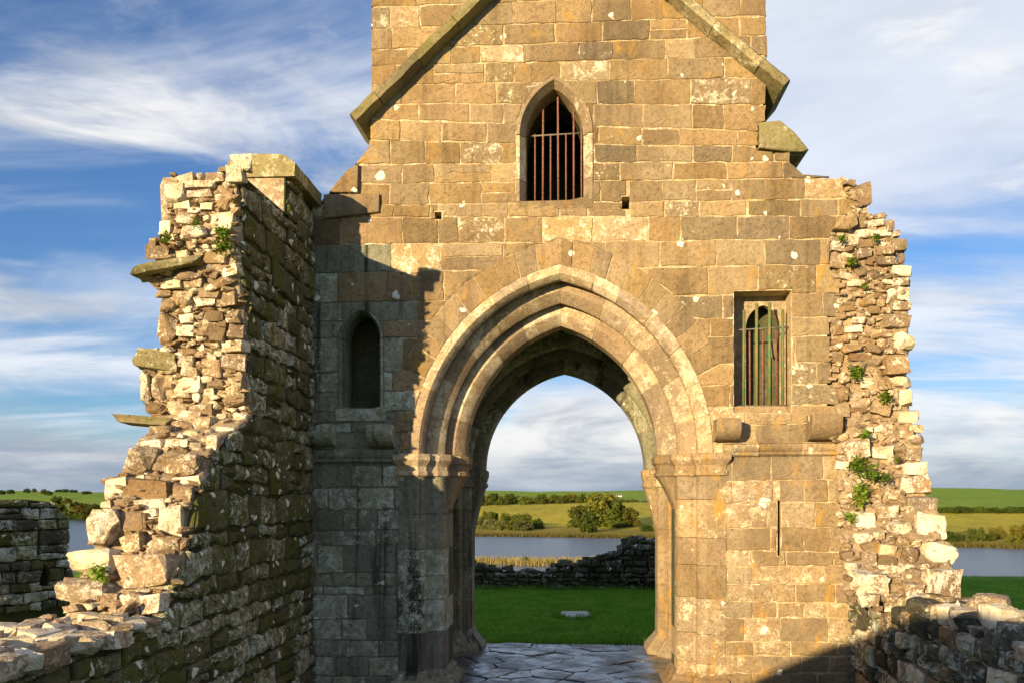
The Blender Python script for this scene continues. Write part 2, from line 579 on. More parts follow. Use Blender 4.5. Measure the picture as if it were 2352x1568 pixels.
# ------------------------------------------------------------------ loose stones
def rock_mesh(name, seed, kind):
    """a split stone: hull of a few points, its faces broken up a little"""
    r = random.Random(seed)
    bm = bmesh.new()
    pts = []
    if kind == 'block':
        for sx in (-1, 1):
            for sy in (-1, 1):
                for sz in (-1, 1):
                    for _ in range(2):
                        pts.append((sx * r.uniform(0.52, 1.0), sy * r.uniform(0.6, 1.0), sz * r.uniform(0.55, 1.0)))
    else:
        n, k = (26, 4.0) if kind == 'round' else (13, 3.2)
        for _ in range(n):
            v = Vector((r.uniform(-1, 1), r.uniform(-1, 1), r.uniform(-1, 1)))
            q = (abs(v.x) ** k + abs(v.y) ** k + abs(v.z) ** k) ** (1 / k)
            pts.append(tuple(v / q * r.uniform(0.9, 1.02)))
    vs = [bm.verts.new(p) for p in pts]
    res = bmesh.ops.convex_hull(bm, input=vs)
    bmesh.ops.delete(bm, geom=[v for v in bm.verts if not v.link_faces], context='VERTS')
    bmesh.ops.dissolve_limit(bm, angle_limit=0.16, verts=bm.verts, edges=bm.edges)
    bmesh.ops.triangulate(bm, faces=bm.faces)
    bmesh.ops.subdivide_edges(bm, edges=bm.edges, cuts=2, use_grid_fill=True)
    off = Vector((r.uniform(0, 50), r.uniform(0, 50), r.uniform(0, 50)))
    for v in bm.verts:
        p = v.co.copy()
        d = 0.09 * noise.noise(p * 2.4 + off) + 0.07 * noise.noise(p * 6.0 + off) - 0.08 * abs(noise.noise(Vector((p.x * 1.2, p.y * 1.2, p.z * 4.5)) + off))
        v.co = p * (1.0 + d)
    me = bpy.data.meshes.new(name)
    bm.to_mesh(me)
    bm.free()
    return sharpen(me, 0.30)


ROCKS = {}


def rocks(kind, mat):
    key = (kind, mat)
    if key not in ROCKS:
        L = []
        for i in range(9):
            me = rock_mesh('rubble_stone', 100 * len(ROCKS) + i, kind)
            me.materials.append(M[mat])
            L.append(me)
        ROCKS[key] = L
    return ROCKS[key]


def rock(parent, pos, size, mat, rng, kind='block', rot=(0, 0, 0), name='rubble_stone', me=None):
    me = me or rng.choice(rocks(kind, mat))
    o = bpy.data.objects.new(name, me)
    o.location = pos
    o.rotation_euler = rot
    o.scale = (size[0] / 2, size[1] / 2, size[2] / 2)
    COL.objects.link(o)
    o.parent = parent
    if parent.name in WORLD_BUILT:
        o.matrix_parent_inverse = Matrix.Translation(-parent.location)
    return o


def chips_mesh(name, items, mat, parent):
    """many small stones joined into one part: items = (pos, size, euler, seed)"""
    vs, fs = [], []
    protos = [rocks('chip', mat)[i] for i in range(7)]
    data = [([v.co.copy() for v in p.vertices], [tuple(q.vertices) for q in p.polygons]) for p in protos]
    for pos, size, eul, sd in items:
        pv, pf = data[sd % 7]
        mt = Matrix.Translation(pos) @ eul_m(eul) @ Matrix.Diagonal((size[0] / 2, size[1] / 2, size[2] / 2, 1))
        b = len(vs)
        vs += [mt @ v for v in pv]
        fs += [tuple(i + b for i in f) for f in pf]
    me = pymesh(name, vs, fs, False)
    o = obj(name, me, M[mat], parent)
    o['kind'] = 'stuff'
    return o


def eul_m(e):
    from mathutils import Euler
    return Euler(e).to_matrix().to_4x4()


# ------------------------------------------------------------------ arches
class Arch:
    """two-centred arch about x = xc, springing at z = zs; d = distance inside the outermost curve"""
    def __init__(self, xc, zs, W, c):
        self.xc, self.zs, self.W, self.c, self.R = xc, zs, W, c, W + c

    def arc(self, side, f, d):
        R = self.R - d
        phi = math.acos(max(-1, min(1, self.c / R)))
        return (self.xc + side * (R * math.cos(f * phi) - self.c), self.zs + R * math.sin(f * phi))

    def jamb(self, side, z, d):
        return (self.xc + side * (self.W - d), z)

    def poly(self, d, zb, n=18):
        L = [self.jamb(1, zb, d)] + [self.arc(1, i / n, d) for i in range(n + 1)]
        Lr = [self.arc(-1, i / n, d) for i in range(n - 1, -1, -1)] + [self.jamb(-1, zb, d)]
        return L + Lr

    def seg(self, name, side, f0, f1, prof, mat, parent, n=6, rng=None, jit=0.0):
        rings = []
        dj = rng.uniform(-jit, jit) if rng else 0
        for k in range(n + 1):
            f = f0 + (f1 - f0) * k / n
            rings.append([(lambda q: Vector((q[0], y + dj, q[1])))(self.arc(side, f, d)) for d, y in prof])
        o = loft(name, rings, mat, parent)
        sharpen(o.data, 0.5)
        return o

    def upright(self, name, side, z0, z1, prof, mat, parent, rng=None, jit=0.0):
        dj = rng.uniform(-jit, jit) if rng else 0
        dd = rng.uniform(-jit, jit) if rng else 0
        rings = [[Vector((self.xc + side * (self.W - d + dd), y + dj, z)) for d, y in prof] for z in (z0, z1)]
        o = loft(name, rings, mat, parent)
        sharpen(o.data, 0.5)
        return o

    def orders(self, name, prof, mat, parent, cuts, rng, gap=0.012, jit=0.004, lo=0.0):
        for side in (-1, 1):
            cp = ccw(prof)
            self.seg('joint_mortar', side, 0.0, 0.999, inset(cp, 0.007), M['mortar'], parent, 20)
            fs = [lo]
            for _ in range(cuts - 1):
                fs.append(fs[-1] + (1 - lo) / cuts * rng.uniform(0.8, 1.2))
            fs.append(1.0)
            fs = [lo + (f - lo) * (1 - lo) / (max(fs[-2] + (1 - lo) / cuts, 1) - lo) if i < cuts else 1.0 for i, f in enumerate(fs)]
            g = gap / self.R
            for a, b in zip(fs, fs[1:]):
                self.seg(name, side, a + g * 0.5, b - (g * 0.5 if b < 1 else 0.0005), prof, mat, parent,
                         max(3, int((b - a) * 24)), rng, jit)


def quarter(d0, y0, d1, y1, n=4, hollow=False):
    """moulding from face point (d0,y0) to soffit point (d1,y1)"""
    out = []
    for i in range(n + 1):
        w = math.pi / 2 * i / n
        if hollow:
            out.append((d0 + (d1 - d0) * (1 - math.cos(w)), y0 + (y1 - y0) * math.sin(w)))
        else:
            out.append((d0 + (d1 - d0) * math.sin(w), y0 + (y1 - y0) * (1 - math.cos(w))))
    return out


# ================================================================== ground, lake, paving
LAKE = 2.57 - 16.0


def shore(x):
    return interp([(-500, 700), (-250, 560), (-120, 420), (-40, 356), (30, 343), (80, 315), (160, 268), (400, 250)], x)


def ground_h(x, y):
    n = noise.noise(Vector((x * 0.01, y * 0.01, 3)))
    if y < 18:
        h = 0.0
    else:
        e = max(0.0, min(1.0, (x - 0.12 * y - 10) / 30.0)) + max(0.0, min(1.0, (-x - 0.25 * y - 10) / 30.0))
        t = min(1.0, (y - 18) / (192.0 - 75.0 * e))
        h = (LAKE - 1.2) * (1 - (1 - t) ** 1.5) - 0.0
        h -= max(0.0, (abs(x - 0.3 * y) - 60)) * 0.0
    if y > 205:
        h = min(h, LAKE - 1.5)
    r = y - shore(x)
    if r > -20:
        def ss(a, b, v):
            v = max(0.0, min(1.0, (v - a) / (b - a)))
            return v * v * (3 - 2 * v)
        h = LAKE - 1.5 + 1.9 * ss(-20, 6, r) + 1.2 * ss(0, 60, r)
        h += 9.6 * ss(35, 300, r) + 5.0 * ss(320, 900, r) + 14 * ss(900, 2600, r)
        h += 2.2 * n * ss(60, 400, r) + 20.0 * noise.noise(Vector((x * 0.0022, y * 0.0022, 9))) * ss(500, 1500, r)
        h += 9.0 * math.exp(-((x + 470) / 190.0) ** 2 - ((y - 830) / 190.0) ** 2)
        h += 3.0 * math.exp(-((x - 260) / 160.0) ** 2 - ((y - 520) / 130.0) ** 2)
    if y < 18:
        h += 0.03 * noise.noise(Vector((x * 0.6, y * 0.6, 0))) - 0.03
    return h


def build_ground():
    ys = [-60, -40, -30] + [-24 + i * 2.0 for i in range(14)] + [4 + i * 1.0 for i in range(30)]
    y = 34.0
    while y < 6500:
        y *= 1.028
        ys.append(y)
    nx = 150
    vs, fs = [], []
    for y in ys:
        half = 60 + abs(y) * 1.25
        for i in range(nx + 1):
            t = -1 + 2 * i / nx
            x = half * (0.45 * t + 0.55 * t ** 3)
            vs.append((x, y, ground_h(x, y)))
    for j in range(len(ys) - 1):
        for i in range(nx):
            a = j * (nx + 1) + i
            fs.append((a, a + 1, a + nx + 2, a + nx + 1))
    me = pymesh('ground', vs, fs, True)
    m, nt, bs = pbr('ground_grass_and_fields')
    pos = nt.nodes.new('ShaderNodeNewGeometry').outputs['Position']
    sep = node(nt, 'ShaderNodeSeparateXYZ', {0: pos})
    X, Y, Z = sep.outputs
    n1 = noise_(nt, pos, 0.9, 6.0, 0.6)
    n2 = noise_(nt, pos, 22.0, 4.0, 0.7)
    lawn = mixc(nt, mrange(nt, n1, 0.35, 0.65), (0.085, 0.20, 0.013), (0.17, 0.27, 0.022))
    lawn = mixc(nt, math_(nt, 'MULTIPLY', mrange(nt, n2, 0.5, 0.75), 0.5), lawn, (0.085, 0.12, 0.02))
    big = noise_(nt, pos, 0.012, 5.0, 0.55)
    # pasture colours by field: straight boundaries with their own position
    w = math_(nt, 'ADD', Y, math_(nt, 'MULTIPLY', X, 0.35))
    gold = mixc(nt, mrange(nt, big, 0.35, 0.65), (0.45, 0.36, 0.04), (0.37, 0.32, 0.04))
    green = mixc(nt, mrange(nt, big, 0.35, 0.65), (0.16, 0.27, 0.03), (0.21, 0.30, 0.035))
    vor = node(nt, 'ShaderNodeTexVoronoi', {'Vector': mapping(nt, pos, (40, 0, 0), (0, 0, 0.4), (1, 0.6, 0)), 'Scale': 0.0042})
    sel = node(nt, 'ShaderNodeSeparateColor', {0: vor.outputs['Color']})
    far = mixc(nt, mrange(nt, sel.outputs[0], 0.45, 0.55), green, mixc(nt, 0.35, green, (0.20, 0.24, 0.06)))
    r_in = math_(nt, 'SUBTRACT', w, 300.0)
    field = mixc(nt, mrange(nt, Y, 628.0, 634.0), gold, far)
    right = mrange(nt, X, 125.0, 135.0)
    fr_ = mixc(nt, mrange(nt, Y, 435.0, 437.0), gold, green)
    field = mixc(nt, right, field, fr_)
    left = mrange(nt, X, -180.0, -200.0)
    field = mixc(nt, left, field, far)
    sh = noise_(nt, pos, 0.05, 4.0, 0.6)
    zz = math_(nt, 'ADD', Z, math_(nt, 'MULTIPLY', sh, 1.2))
    bank = mixc(nt, mrange(nt, sh, 0.4, 0.6), (0.30, 0.21, 0.05), (0.20, 0.18, 0.03))
    field = mixc(nt, mrange(nt, zz, LAKE + 2.0, LAKE + 3.2), bank, field)
    tex = noise_(nt, mapping(nt, pos, (0, 0, 0), (0, 0, 0.5), (1.0, 0.25, 1.0)), 0.16, 6.0, 0.65)
    field = mixc(nt, math_(nt, 'MULTIPLY', mrange(nt, tex, 0.45, 0.65), 0.45), field, (0.16, 0.15, 0.025))
    col = mixc(nt, mrange(nt, Y, 235.0, 240.0), lawn, field)
    nt.links.new(col, bs.inputs['Base Color'])
    bs.inputs['Roughness'].default_value = 0.95
    bs.inputs['Specular IOR Level'].default_value = 0.1
    nrm = nt.nodes.new('ShaderNodeNewGeometry').outputs['Normal']
    nz = node(nt, 'ShaderNodeTexNoise', {'Vector': pos, 'Scale': 9.0, 'Detail': 3.0, 'Roughness': 0.7})
    off = node(nt, 'ShaderNodeVectorMath', {0: nz.outputs[1], 1: (0.5, 0.5, 0.5)}, operation='SUBTRACT').outputs[0]
    off = node(nt, 'ShaderNodeVectorMath', {0: off, 1: (6.0, 6.0, 1.0)}, operation='MULTIPLY').outputs[0]
    nn = node(nt, 'ShaderNodeVectorMath', {0: nrm, 1: off}, operation='ADD').outputs[0]
    nn = node(nt, 'ShaderNodeVectorMath', {0: nn}, operation='NORMALIZE').outputs[0]
    nt.links.new(nn, bs.inputs['Normal'])
    tag(obj('ground', me, m), kind='structure')


build_ground()

m, nt, bs = pbr('lake_water')
pos = nt.nodes.new('ShaderNodeNewGeometry').outputs['Position']
bs.inputs['Base Color'].default_value = (0.055, 0.065, 0.085, 1)
bs.inputs['Roughness'].default_value = 0.22
bs.inputs['IOR'].default_value = 1.33
wv = math_(nt, 'ADD', noise_(nt, mapping(nt, pos, (0, 0, 0), (0, 0, 0.3), (0.5, 1.6, 1)), 0.5, 5.0, 0.65),
           math_(nt, 'MULTIPLY', noise_(nt, mapping(nt, pos, (0, 0, 0), (0, 0, -0.2), (0.02, 0.06, 1)), 1.0, 3.0, 0.6), 1.4))
bp = node(nt, 'ShaderNodeBump', {'Height': wv, 'Strength': 0.9, 'Distance': 0.45})
nt.links.new(bp.outputs[0], bs.inputs['Normal'])
tag(obj('lake', pymesh('lake', [(-2500, 90, LAKE), (2500, 90, LAKE), (2500, 1100, LAKE), (-2500, 1100, LAKE)],
                       [(0, 1, 2, 3)]), m), kind='structure')


def build_paving():
    rng = random.Random(5)
    root = bpy.data.objects.new('paving', None)
    m_, nt_, bs_ = pbr('wet_flagstone')
    p_ = nt_.nodes.new('ShaderNodeNewGeometry').outputs['Position']
    rnd = nt_.nodes.new('ShaderNodeObjectInfo').outputs['Random']
    n_ = noise_(nt_, p_, 3.0, 6.0, 0.6)
    c_ = mixc(nt_, mrange(nt_, n_, 0.35, 0.65), (0.05, 0.052, 0.058), (0.10, 0.10, 0.10))
    c_ = mixc(nt_, math_(nt_, 'MULTIPLY', rnd, 0.5), c_, (0.06, 0.06, 0.065))
    nt_.links.new(c_, bs_.inputs['Base Color'])
    nt_.links.new(mrange(nt_, noise_(nt_, p_, 1.6, 5.0, 0.6), 0.36, 0.62, 0.10, 0.50), bs_.inputs['Roughness'])
    bp_ = node(nt_, 'ShaderNodeBump', {'Height': noise_(nt_, p_, 7.0, 5.0, 0.6), 'Strength': 0.35, 'Distance': 0.02})
    nt_.links.new(bp_.outputs[0], bs_.inputs['Normal'])
    earth = simple('damp_earth_joint', (0.035, 0.028, 0.018), (0.07, 0.05, 0.03), 6.0, 0.6, 0.6, 0.0)
    base = obj('paving', box_mesh('paving', -2.3, 2.3, -1.2, 3.86, -0.12, 0.004), earth)
    tag(base, kind='structure')
    x0, x1, y0, y1 = -2.28, 2.28, -1.18, 3.83
    pts = []
    tries = 0
    while len(pts) < 84 and tries < 6000:
        tries += 1
        p = (rng.uniform(x0, x1), rng.uniform(y0, y1))
        if all(math.hypot((p[0] - q[0]) * 0.75, p[1] - q[1]) > rng.uniform(0.22, 0.62) for q in pts):
            pts.append(p)
    fr = Frame((0, 0, 0), (1, 0, 0), (0, 1, 0), (0, 0, 1))
    for i, p in enumerate(pts):
        poly = [(x0, y0), (x1, y0), (x1, y1), (x0, y1)]
        for j, q in enumerate(pts):
            if i == j:
                continue
            mx, my = (p[0] + q[0]) / 2, (p[1] + q[1]) / 2
            nx, ny = q[0] - p[0], q[1] - p[1]
            new = []
            for a, b in zip(poly, poly[1:] + poly[:1]):
                da = (a[0] - mx) * nx + (a[1] - my) * ny
                db = (b[0] - mx) * nx + (b[1] - my) * ny
                if da <= 0:
                    new.append(a)
                if da * db < 0:
                    t = da / (da - db)
                    new.append((a[0] + (b[0] - a[0]) * t, a[1] + (b[1] - a[1]) * t))
            poly = new
            if not poly:
                break
        if len(poly) > 2 and abs(area2(poly)) > 0.02:
            block('flagstone', poly, fr, m_, base, rng, gap=0.006, bevel=0.014, front=0.022 + rng.uniform(-0.008, 0.010), depth=0.02,
                  rough=0.022, step=0.14, bulge=0.004)


build_paving()

# ================================================================== the crossing tower and its west face
rng = random.Random(11)
tower = thing('priory_tower', 'golden sandstone tower of the ruined priory with a tall pointed archway', 'tower', (0, 0, 0))
FW = Frame((0, 0, 0), (1, 0, 0), (0, 0, 1), (0, -1, 0))         # west face: u = x, v = z, height toward the camera

A1 = Arch(0.06, 3.14, 1.98, 0.545)                              # front arch, outermost curve
A2 = Arch(0.07, 3.02, 2.05, 0.32)                               # rear arch
WIN = Arch(onY(1273, 300).x, 7.31, 0.505, 0.34)                 # upper window
WIN_SILL = XZ(1273, 462)[1]
NIC = Arch(onY(829, 800).x, XZ(829, 778)[1], 0.30, 0.16)        # left lancet
NIC_SILL = XZ(829, 938)[1]
q0, q1 = XZ(1685, 950), XZ(1818, 667)
RWIN = (q0[0], q1[0], XZ(1750, 948)[1], XZ(1750, 667)[1])       # right window recess x0,x1,z0,z1
q0, q1 = XZ(1786, 1276), XZ(1794.5, 1148)
SLIT = (q0[0], q1[0], q0[1], q1[1])
q0, q1 = XZ(1428, 481), XZ(1447, 451)
HOLE1 = (q0[0], q1[0], q0[1], q1[1])
q0, q1 = XZ(997, 504), XZ(1014, 486)
HOLE2 = (q0[0], q1[0], q0[1], q1[1])


def rect(r, e=0.0):
    return [(r[0] - e, r[2] - e), (r[1] + e, r[2] - e), (r[1] + e, r[3] + e), (r[0] - e, r[3] + e)]


# voussoir ring polygon (only above a cut-off height)
RING = 0.33
ring_lo = 0.30
nR = 20
ring_poly = ([A1.arc(1, ring_lo + (1 - ring_lo) * i / nR, -RING) for i in range(nR + 1)] +
             [A1.arc(-1, ring_lo + (1 - ring_lo) * i / nR, -RING) for i in range(nR - 1, -1, -1)])
ring_poly = [A1.arc(1, ring_lo, 0.05)] + ring_poly + [A1.arc(-1, ring_lo, 0.05)]
arch_poly = A1.poly(0.0, -0.3)

out_v = [(852, -400), (852, 250), (846, 335), (815, 375), (760, 440), (735, 462), (705, 480), (640, 600), (640, 1640),
         (1965, 1640), (1952, 1300), (1935, 1040), (1915, 1000), (1948, 945), (1948, 893), (1912, 886), (1906, 742),
         (1926, 735), (1933, 640), (1906, 618), (1906, 546), (1945, 520), (1966, 470), (1961, 440), (1940, 438), (1937, 402),
         (1816, 404), (1815, 350), (1742, 345), (1742, 285), (1757, 278), (1762, 165), (1762, -400)]
OUT = [XZ(*p) for p in out_v]
holes_blocks = [arch_poly, ring_poly, WIN.poly(0.0, WIN_SILL), NIC.poly(0.0, NIC_SILL), rect(RWIN), rect(SLIT), rect(HOLE1), rect(HOLE2)]
# ---- mortar cores
core_out = [XZ(*p) for p in [(856, -560), (856, 250), (850, 338), (820, 378), (764, 444), (740, 466)]] + \
           [(-4.1, 6.2), (-4.1, -0.2)] + \
           [XZ(*p) for p in [(1985, 1640), (1970, 1300), (1925, 1040), (1900, 1000), (1900, 742), (1900, 560), (1935, 515), (1950, 470),
                             (1930, 410), (1820, 410), (1810, 356), (1736, 350), (1736, 290), (1750, 282), (1757, 165), (1757, -560)]]
core_holes = [A1.poly(0.02, -0.5), WIN.poly(0.02, WIN_SILL), NIC.poly(0.02, NIC_SILL), rect(RWIN, -0.004),
              rect(SLIT, -0.002), rect(HOLE1, -0.002), rect(HOLE2, -0.002)]
stained_shaded = [(-5, -1), (-1.93, -1), (-1.93, 3.2), (-2.15, 5.75), (-5, 5.75)]  # shadowed left area: its darker mortar adds painted shade to the stains
extrude_region('wall_core', max(clip(core_out, [stained_shaded]), key=lambda p: abs(area2(p))), core_holes, FW, -0.011, -0.6, M['mortar'], tower)
extrude_region('wall_core', max(clip(core_out, [], stained_shaded), key=lambda p: abs(area2(p))), core_holes, FW, -0.013, -0.6, M['mortar_pier'], tower)
l2 = A1.poly(0.50, 3.14)
l2 = [(l2[0][0], 3.13)] + l2 + [(l2[-1][0], 3.13)]
jw = 1.98 - 0.43
open2 = [(A1.xc + jw, -0.5), (A1.xc + jw, 3.10)] + l2[1:-1] + [(A1.xc - jw, 3.10), (A1.xc - jw, -0.5)]
core_back = [(x, z) for x, z in core_out]
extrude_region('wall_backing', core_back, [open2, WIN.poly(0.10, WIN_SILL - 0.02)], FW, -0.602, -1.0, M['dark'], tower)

# ---- courses
rows_up = [(-180, -215), (-135, -165), (-92, -118), (-40, -66), (11, -13), (62, 38), (109, 84), (148, 131), (193, 180), (238, 240), (279, 300), (324, 336),
           (377, 372), (420, 412), (469, 460), (499, 497), (559, 551), (622, 611), (690, 677), (735, 730), (775, 772), (850, 835),
           (895, 884), (942, 932), (990, 975), (1032, 1020)]
rows_lo = [(1064, 1047), (1116, 1104), (1166, 1154), (1216, 1211), (1254, 1264), (1312, 1301), (1344, 1341), (1368, 1380),
           (1420, 1418), (1470, 1473), (1508, 1506), (1550, 1545), (1600, 1600)]


def rowz(r, x):
    zl = XZ(1000, r[0])[1]
    zr = XZ(1690, r[1])[1]
    xl, xr = XZ(1000, r[0])[0], XZ(1690, r[1])[0]
    t = (x - xl) / (xr - xl)
    t = max(-0.35, min(1.25, t))
    return zl + (zr - zl) * t + 0.012 * noise.noise(Vector((x * 1.7, r[0] * 0.1, 0)))


for rows, wlo, whi in ((rows_up, 0.38, 0.78), (rows_lo, 0.28, 0.66)):
    for ri, (r1, r0) in enumerate(zip(rows, rows[1:])):           # r1 upper line, r0 lower line
        x = -3.62 + rng.uniform(0, 0.4)
        while x < 3.95:
            hgt = rowz(r1, x) - rowz(r0, x)
            w = rng.uniform(wlo, whi) * (0.75 + 0.25 * min(1.4, hgt / 0.28))
            x2 = x + w
            ja, jb = rng.uniform(-0.012, 0.012), rng.uniform(-0.012, 0.012)
            cuts = [x, x2]
            for hx in ((HOLE1, HOLE2, SLIT)):
                hc = (hx[0] + hx[1]) / 2
                if x + 0.04 < hc < x2 - 0.04 and rowz(r0, hc) < hx[3] and rowz(r1, hc) > hx[2]:
                    cuts = [x, hc, x2]
            quads = []
            for xa, xb in zip(cuts, cuts[1:]):
                top = [(xa + (xb - xa) * k / 3, rowz(r1, xa + (xb - xa) * k / 3)) for k in (3, 2, 1, 0)]
                bot = [(xa + (xb - xa) * k / 3, rowz(r0, xa + (xb - xa) * k / 3)) for k in (0, 1, 2, 3)]
                if hgt > 0.25 and rng.random() < 0.07:             # a course split into two thin stones
                    zm = [(p[0], (p[1] + q[1]) / 2) for p, q in zip(bot, reversed(top))]
                    quads += [bot + zm[::-1], zm + top]
                else:
                    quads.append(bot + top)
            low = rows is rows_lo
            for q in quads:
                for piece in clip(q, holes_blocks, OUT):
                    if abs(area2(piece)) < 0.012:
                        continue
                    cx = sum(p[0] for p in piece) / len(piece)
                    mat = M['ashlar']
                    if low:
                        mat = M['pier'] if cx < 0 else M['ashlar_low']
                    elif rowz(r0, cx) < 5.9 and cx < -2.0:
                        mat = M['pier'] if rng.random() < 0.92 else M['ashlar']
                    if mat is M['ashlar']:
                        k = rng.random()
                        mat = M['ashlar_pale'] if k < 0.14 else M['ashlar_grey'] if k < 0.26 or (cx > 2.75 and k < 0.7) else mat
                    block('ashlar_block', piece, FW, mat, tower, rng, gap=rng.uniform(0.003, 0.013), bevel=rng.uniform(0.004, 0.009),
                          front=rng.uniform(-0.006, 0.005), depth=0.05, rough=0.011, step=0.11, bulge=0.005)
            x = x2

# ---- relieving ring of voussoirs round the arch
for side in (-1, 1):
    f = ring_lo
    while f < 0.985:
        f2 = f + rng.uniform(0.055, 0.095)
        if f2 > 0.96:
            f2 = 1.0
        poly = [A1.arc(side, f + (f2 - f) * k / 3, 0.0) for k in range(4)] + \
               [A1.arc(side, f + (f2 - f) * k / 3, -RING + rng.uniform(-0.02, 0.0)) for k in (3, 2, 1, 0)]
        block('voussoir', poly, FW, M['ashlar'], tower, rng, gap=0.005, bevel=0.006, front=rng.uniform(-0.004, 0.004), depth=0.05,
              rough=0.005, step=0.2, bulge=0.003)
        f = f2

# ---- moulded orders of the front arch
PA = [(0.004, -0.010), (0.115, -0.014), (0.175, 0.055), (0.185, 0.09), (0.165, 0.13), (0.16, 0.60), (0.004, 0.60)]
PB = [(0.155, 0.275), (0.175, 0.262), (0.275, 0.262), (0.40, 0.375), (0.412, 0.40), (0.395, 0.44), (0.39, 0.62), (0.155, 0.62)]
PC = [(0.385, 0.545), (0.405, 0.532), (0.52, 0.532), (0.65, 0.64), (0.66, 0.665), (0.655, 0.70), (0.655, 0.99), (0.385, 0.99)]
for prof, cuts in ((PA, 7), (PB, 6), (PC, 5)):
    A1.orders('arch_stone', prof, M['arch'], tower, cuts, rng)

# ---- front jambs: stacked drums of two clustered shafts
PJ = [(-0.16, -0.004), (-0.05, -0.012), (0.09, -0.012)] + quarter(0.10, -0.006, 0.20, 0.09, 4) + [(0.185, 0.13), (0.20, 0.175), (0.235, 0.195), (0.31, 0.195)] + \
     quarter(0.32, 0.20, 0.44, 0.32, 5) + [(0.425, 0.36), (0.43, 0.42), (0.43, 0.99), (-0.16, 0.99)]
for side in (-1, 1):
    z = -0.1
    while z < 2.83:
        z2 = z + rng.uniform(0.28, 0.52)
        if z2 > 2.62:
            z2 = 2.84
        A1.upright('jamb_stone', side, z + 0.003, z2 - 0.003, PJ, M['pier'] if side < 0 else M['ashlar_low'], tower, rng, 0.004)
        z = z2


def ring_off(A, side, prof, z, off):
    """plan outline (d, y) pushed outwards by off"""
    p2 = [(A.xc + side * (A.W - d), y) for d, y in prof]
    if area2(p2) < 0:
        return [Vector((x, y, z)) for x, y in inset(p2[::-1], -off)][::-1]
    return [Vector((x, y, z)) for x, y in inset(p2, -off)]


PJs = [(-0.15, -0.006), (0.10, -0.010), (0.19, 0.06), (0.20, 0.17), (0.33, 0.20), (0.435, 0.30), (0.435, 0.98), (-0.15, 0.98)]
for side in (-1, 1):
    mt = M['arch'] if side < 0 else M['ashlar_low']
    loft('capital', [ring_off(A1, side, PJs, z, o_) for z, o_ in ((2.838, 0.006), (2.855, 0.028), (2.90, 0.030), (2.925, 0.012), (2.98, 0.02),
         (3.03, 0.055), (3.06, 0.072), (3.125, 0.072), (3.14, 0.060))], mt, tower)
    # inner order stands on a tapering corbel that dies into the jamb
    C0 = [(0.42, 0.53), (0.58, 0.53), (0.65, 0.62), (0.65, 0.985), (0.42, 0.985)]
    rings = []
    for z, w, o_ in ((2.38, 0.02, 0.0), (2.45, 0.10, 0.0), (2.62, 0.42, 0.0), (2.80, 0.86, 0.0), (2.84, 1.0, 0.0), (2.855, 1.0, 0.02), (2.90, 1.0, 0.022), (2.92, 1.0, 0.004),
                     (3.00, 1.02, 0.02), (3.03, 1.04, 0.045), (3.11, 1.04, 0.05), (3.135, 1.0, 0.03)):
        pr = [(0.42 + (d - 0.42) * w, y) for d, y in C0]
        rings.append(ring_off(A1, side, pr, z, o_))
    loft('corbel_capital', rings, mt, tower)
    loft('jamb_base', [ring_off(A1, side, PJs, z, o_) for z, o_ in ((-0.1, 0.15), (0.07, 0.15), (0.10, 0.13), (0.15, 0.055), (0.20, 0.05), (0.235, 0.012), (0.26, 0.002))],
         M['pier'] if side < 0 else M['ashlar_low'], tower)

# ---- string course either side of the arch
def string_course(x0, x1, z0, z1, n, mat):
    xs = [x0 + (x1 - x0) * i / n + (rng.uniform(-0.08, 0.08) if 0 < i < n else 0) for i in range(n + 1)]
    for a, b in zip(xs, xs[1:]):
        pr = [(0.03, z0), (-0.03, z0), (-0.05, z0 + 0.02), (-0.045, z0 + 0.05), (-0.07, z0 + 0.07), (-0.085, z1 - 0.05), (-0.08, z1 - 0.02), (0.03, z1)]
        dz = rng.uniform(-0.006, 0.006)
        o = loft('string_course_stone', [[Vector((x, y, z + dz)) for y, z in pr] for x in (a + 0.003, b - 0.003)], mat, tower)
        sharpen(o.data, 0.7)


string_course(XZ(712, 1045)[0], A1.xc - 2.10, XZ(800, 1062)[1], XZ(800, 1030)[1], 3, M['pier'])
string_course(A1.xc + 2.10, XZ(1922, 1030)[0], XZ(1780, 1046)[1], XZ(1780, 1016)[1], 3, M['ashlar_low'])

# ---- corbels
def corbel(vx0, vx1, vy0, vy1, mat, proj=0.30):
    x0, x1 = XZ(vx0, 1000, -0.1)[0], XZ(vx1, 1000, -0.1)[0]
    z1, z0 = XZ((vx0 + vx1) / 2, vy0, -proj * 0.5)[1], XZ((vx0 + vx1) / 2, vy1, -proj * 0.5)[1]
    pr = [(0.04, z1), (-proj, z1 - 0.005), (-proj - 0.015, z1 - 0.05)]
    for i in range(6):
        w = math.pi / 2 * i / 5
        pr.append((-0.02 - (proj) * math.cos(w) * 0.98, z0 + (z1 - z0 - 0.10) * (1 - math.sin(w))))
    pr.append((0.04, z0))
    n = 5
    rings = []
    for i in range(n + 1):
        t = i / n
        x = x0 + (x1 - x0) * t
        e = 1.0 - (0.06 if i in (0, n) else 0.0)
        rings.append([Vector((x, y * e if y < 0 else y, z0 + (z - z0) * (0.97 if i in (0, n) else 1) + rng.uniform(-0.004, 0.004))) for y, z in pr])
    o = loft('corbel', rings, mat, tower)
    sharpen(o.data, 0.6)


corbel(1641, 1697, 960, 1012, M['ashlar'])
corbel(1857, 1926, 950, 1010, M['ashlar'])
corbel(849, 906, 974, 1026, M['pier'])
corbel(716, 768, 974, 1022, M['pier'])

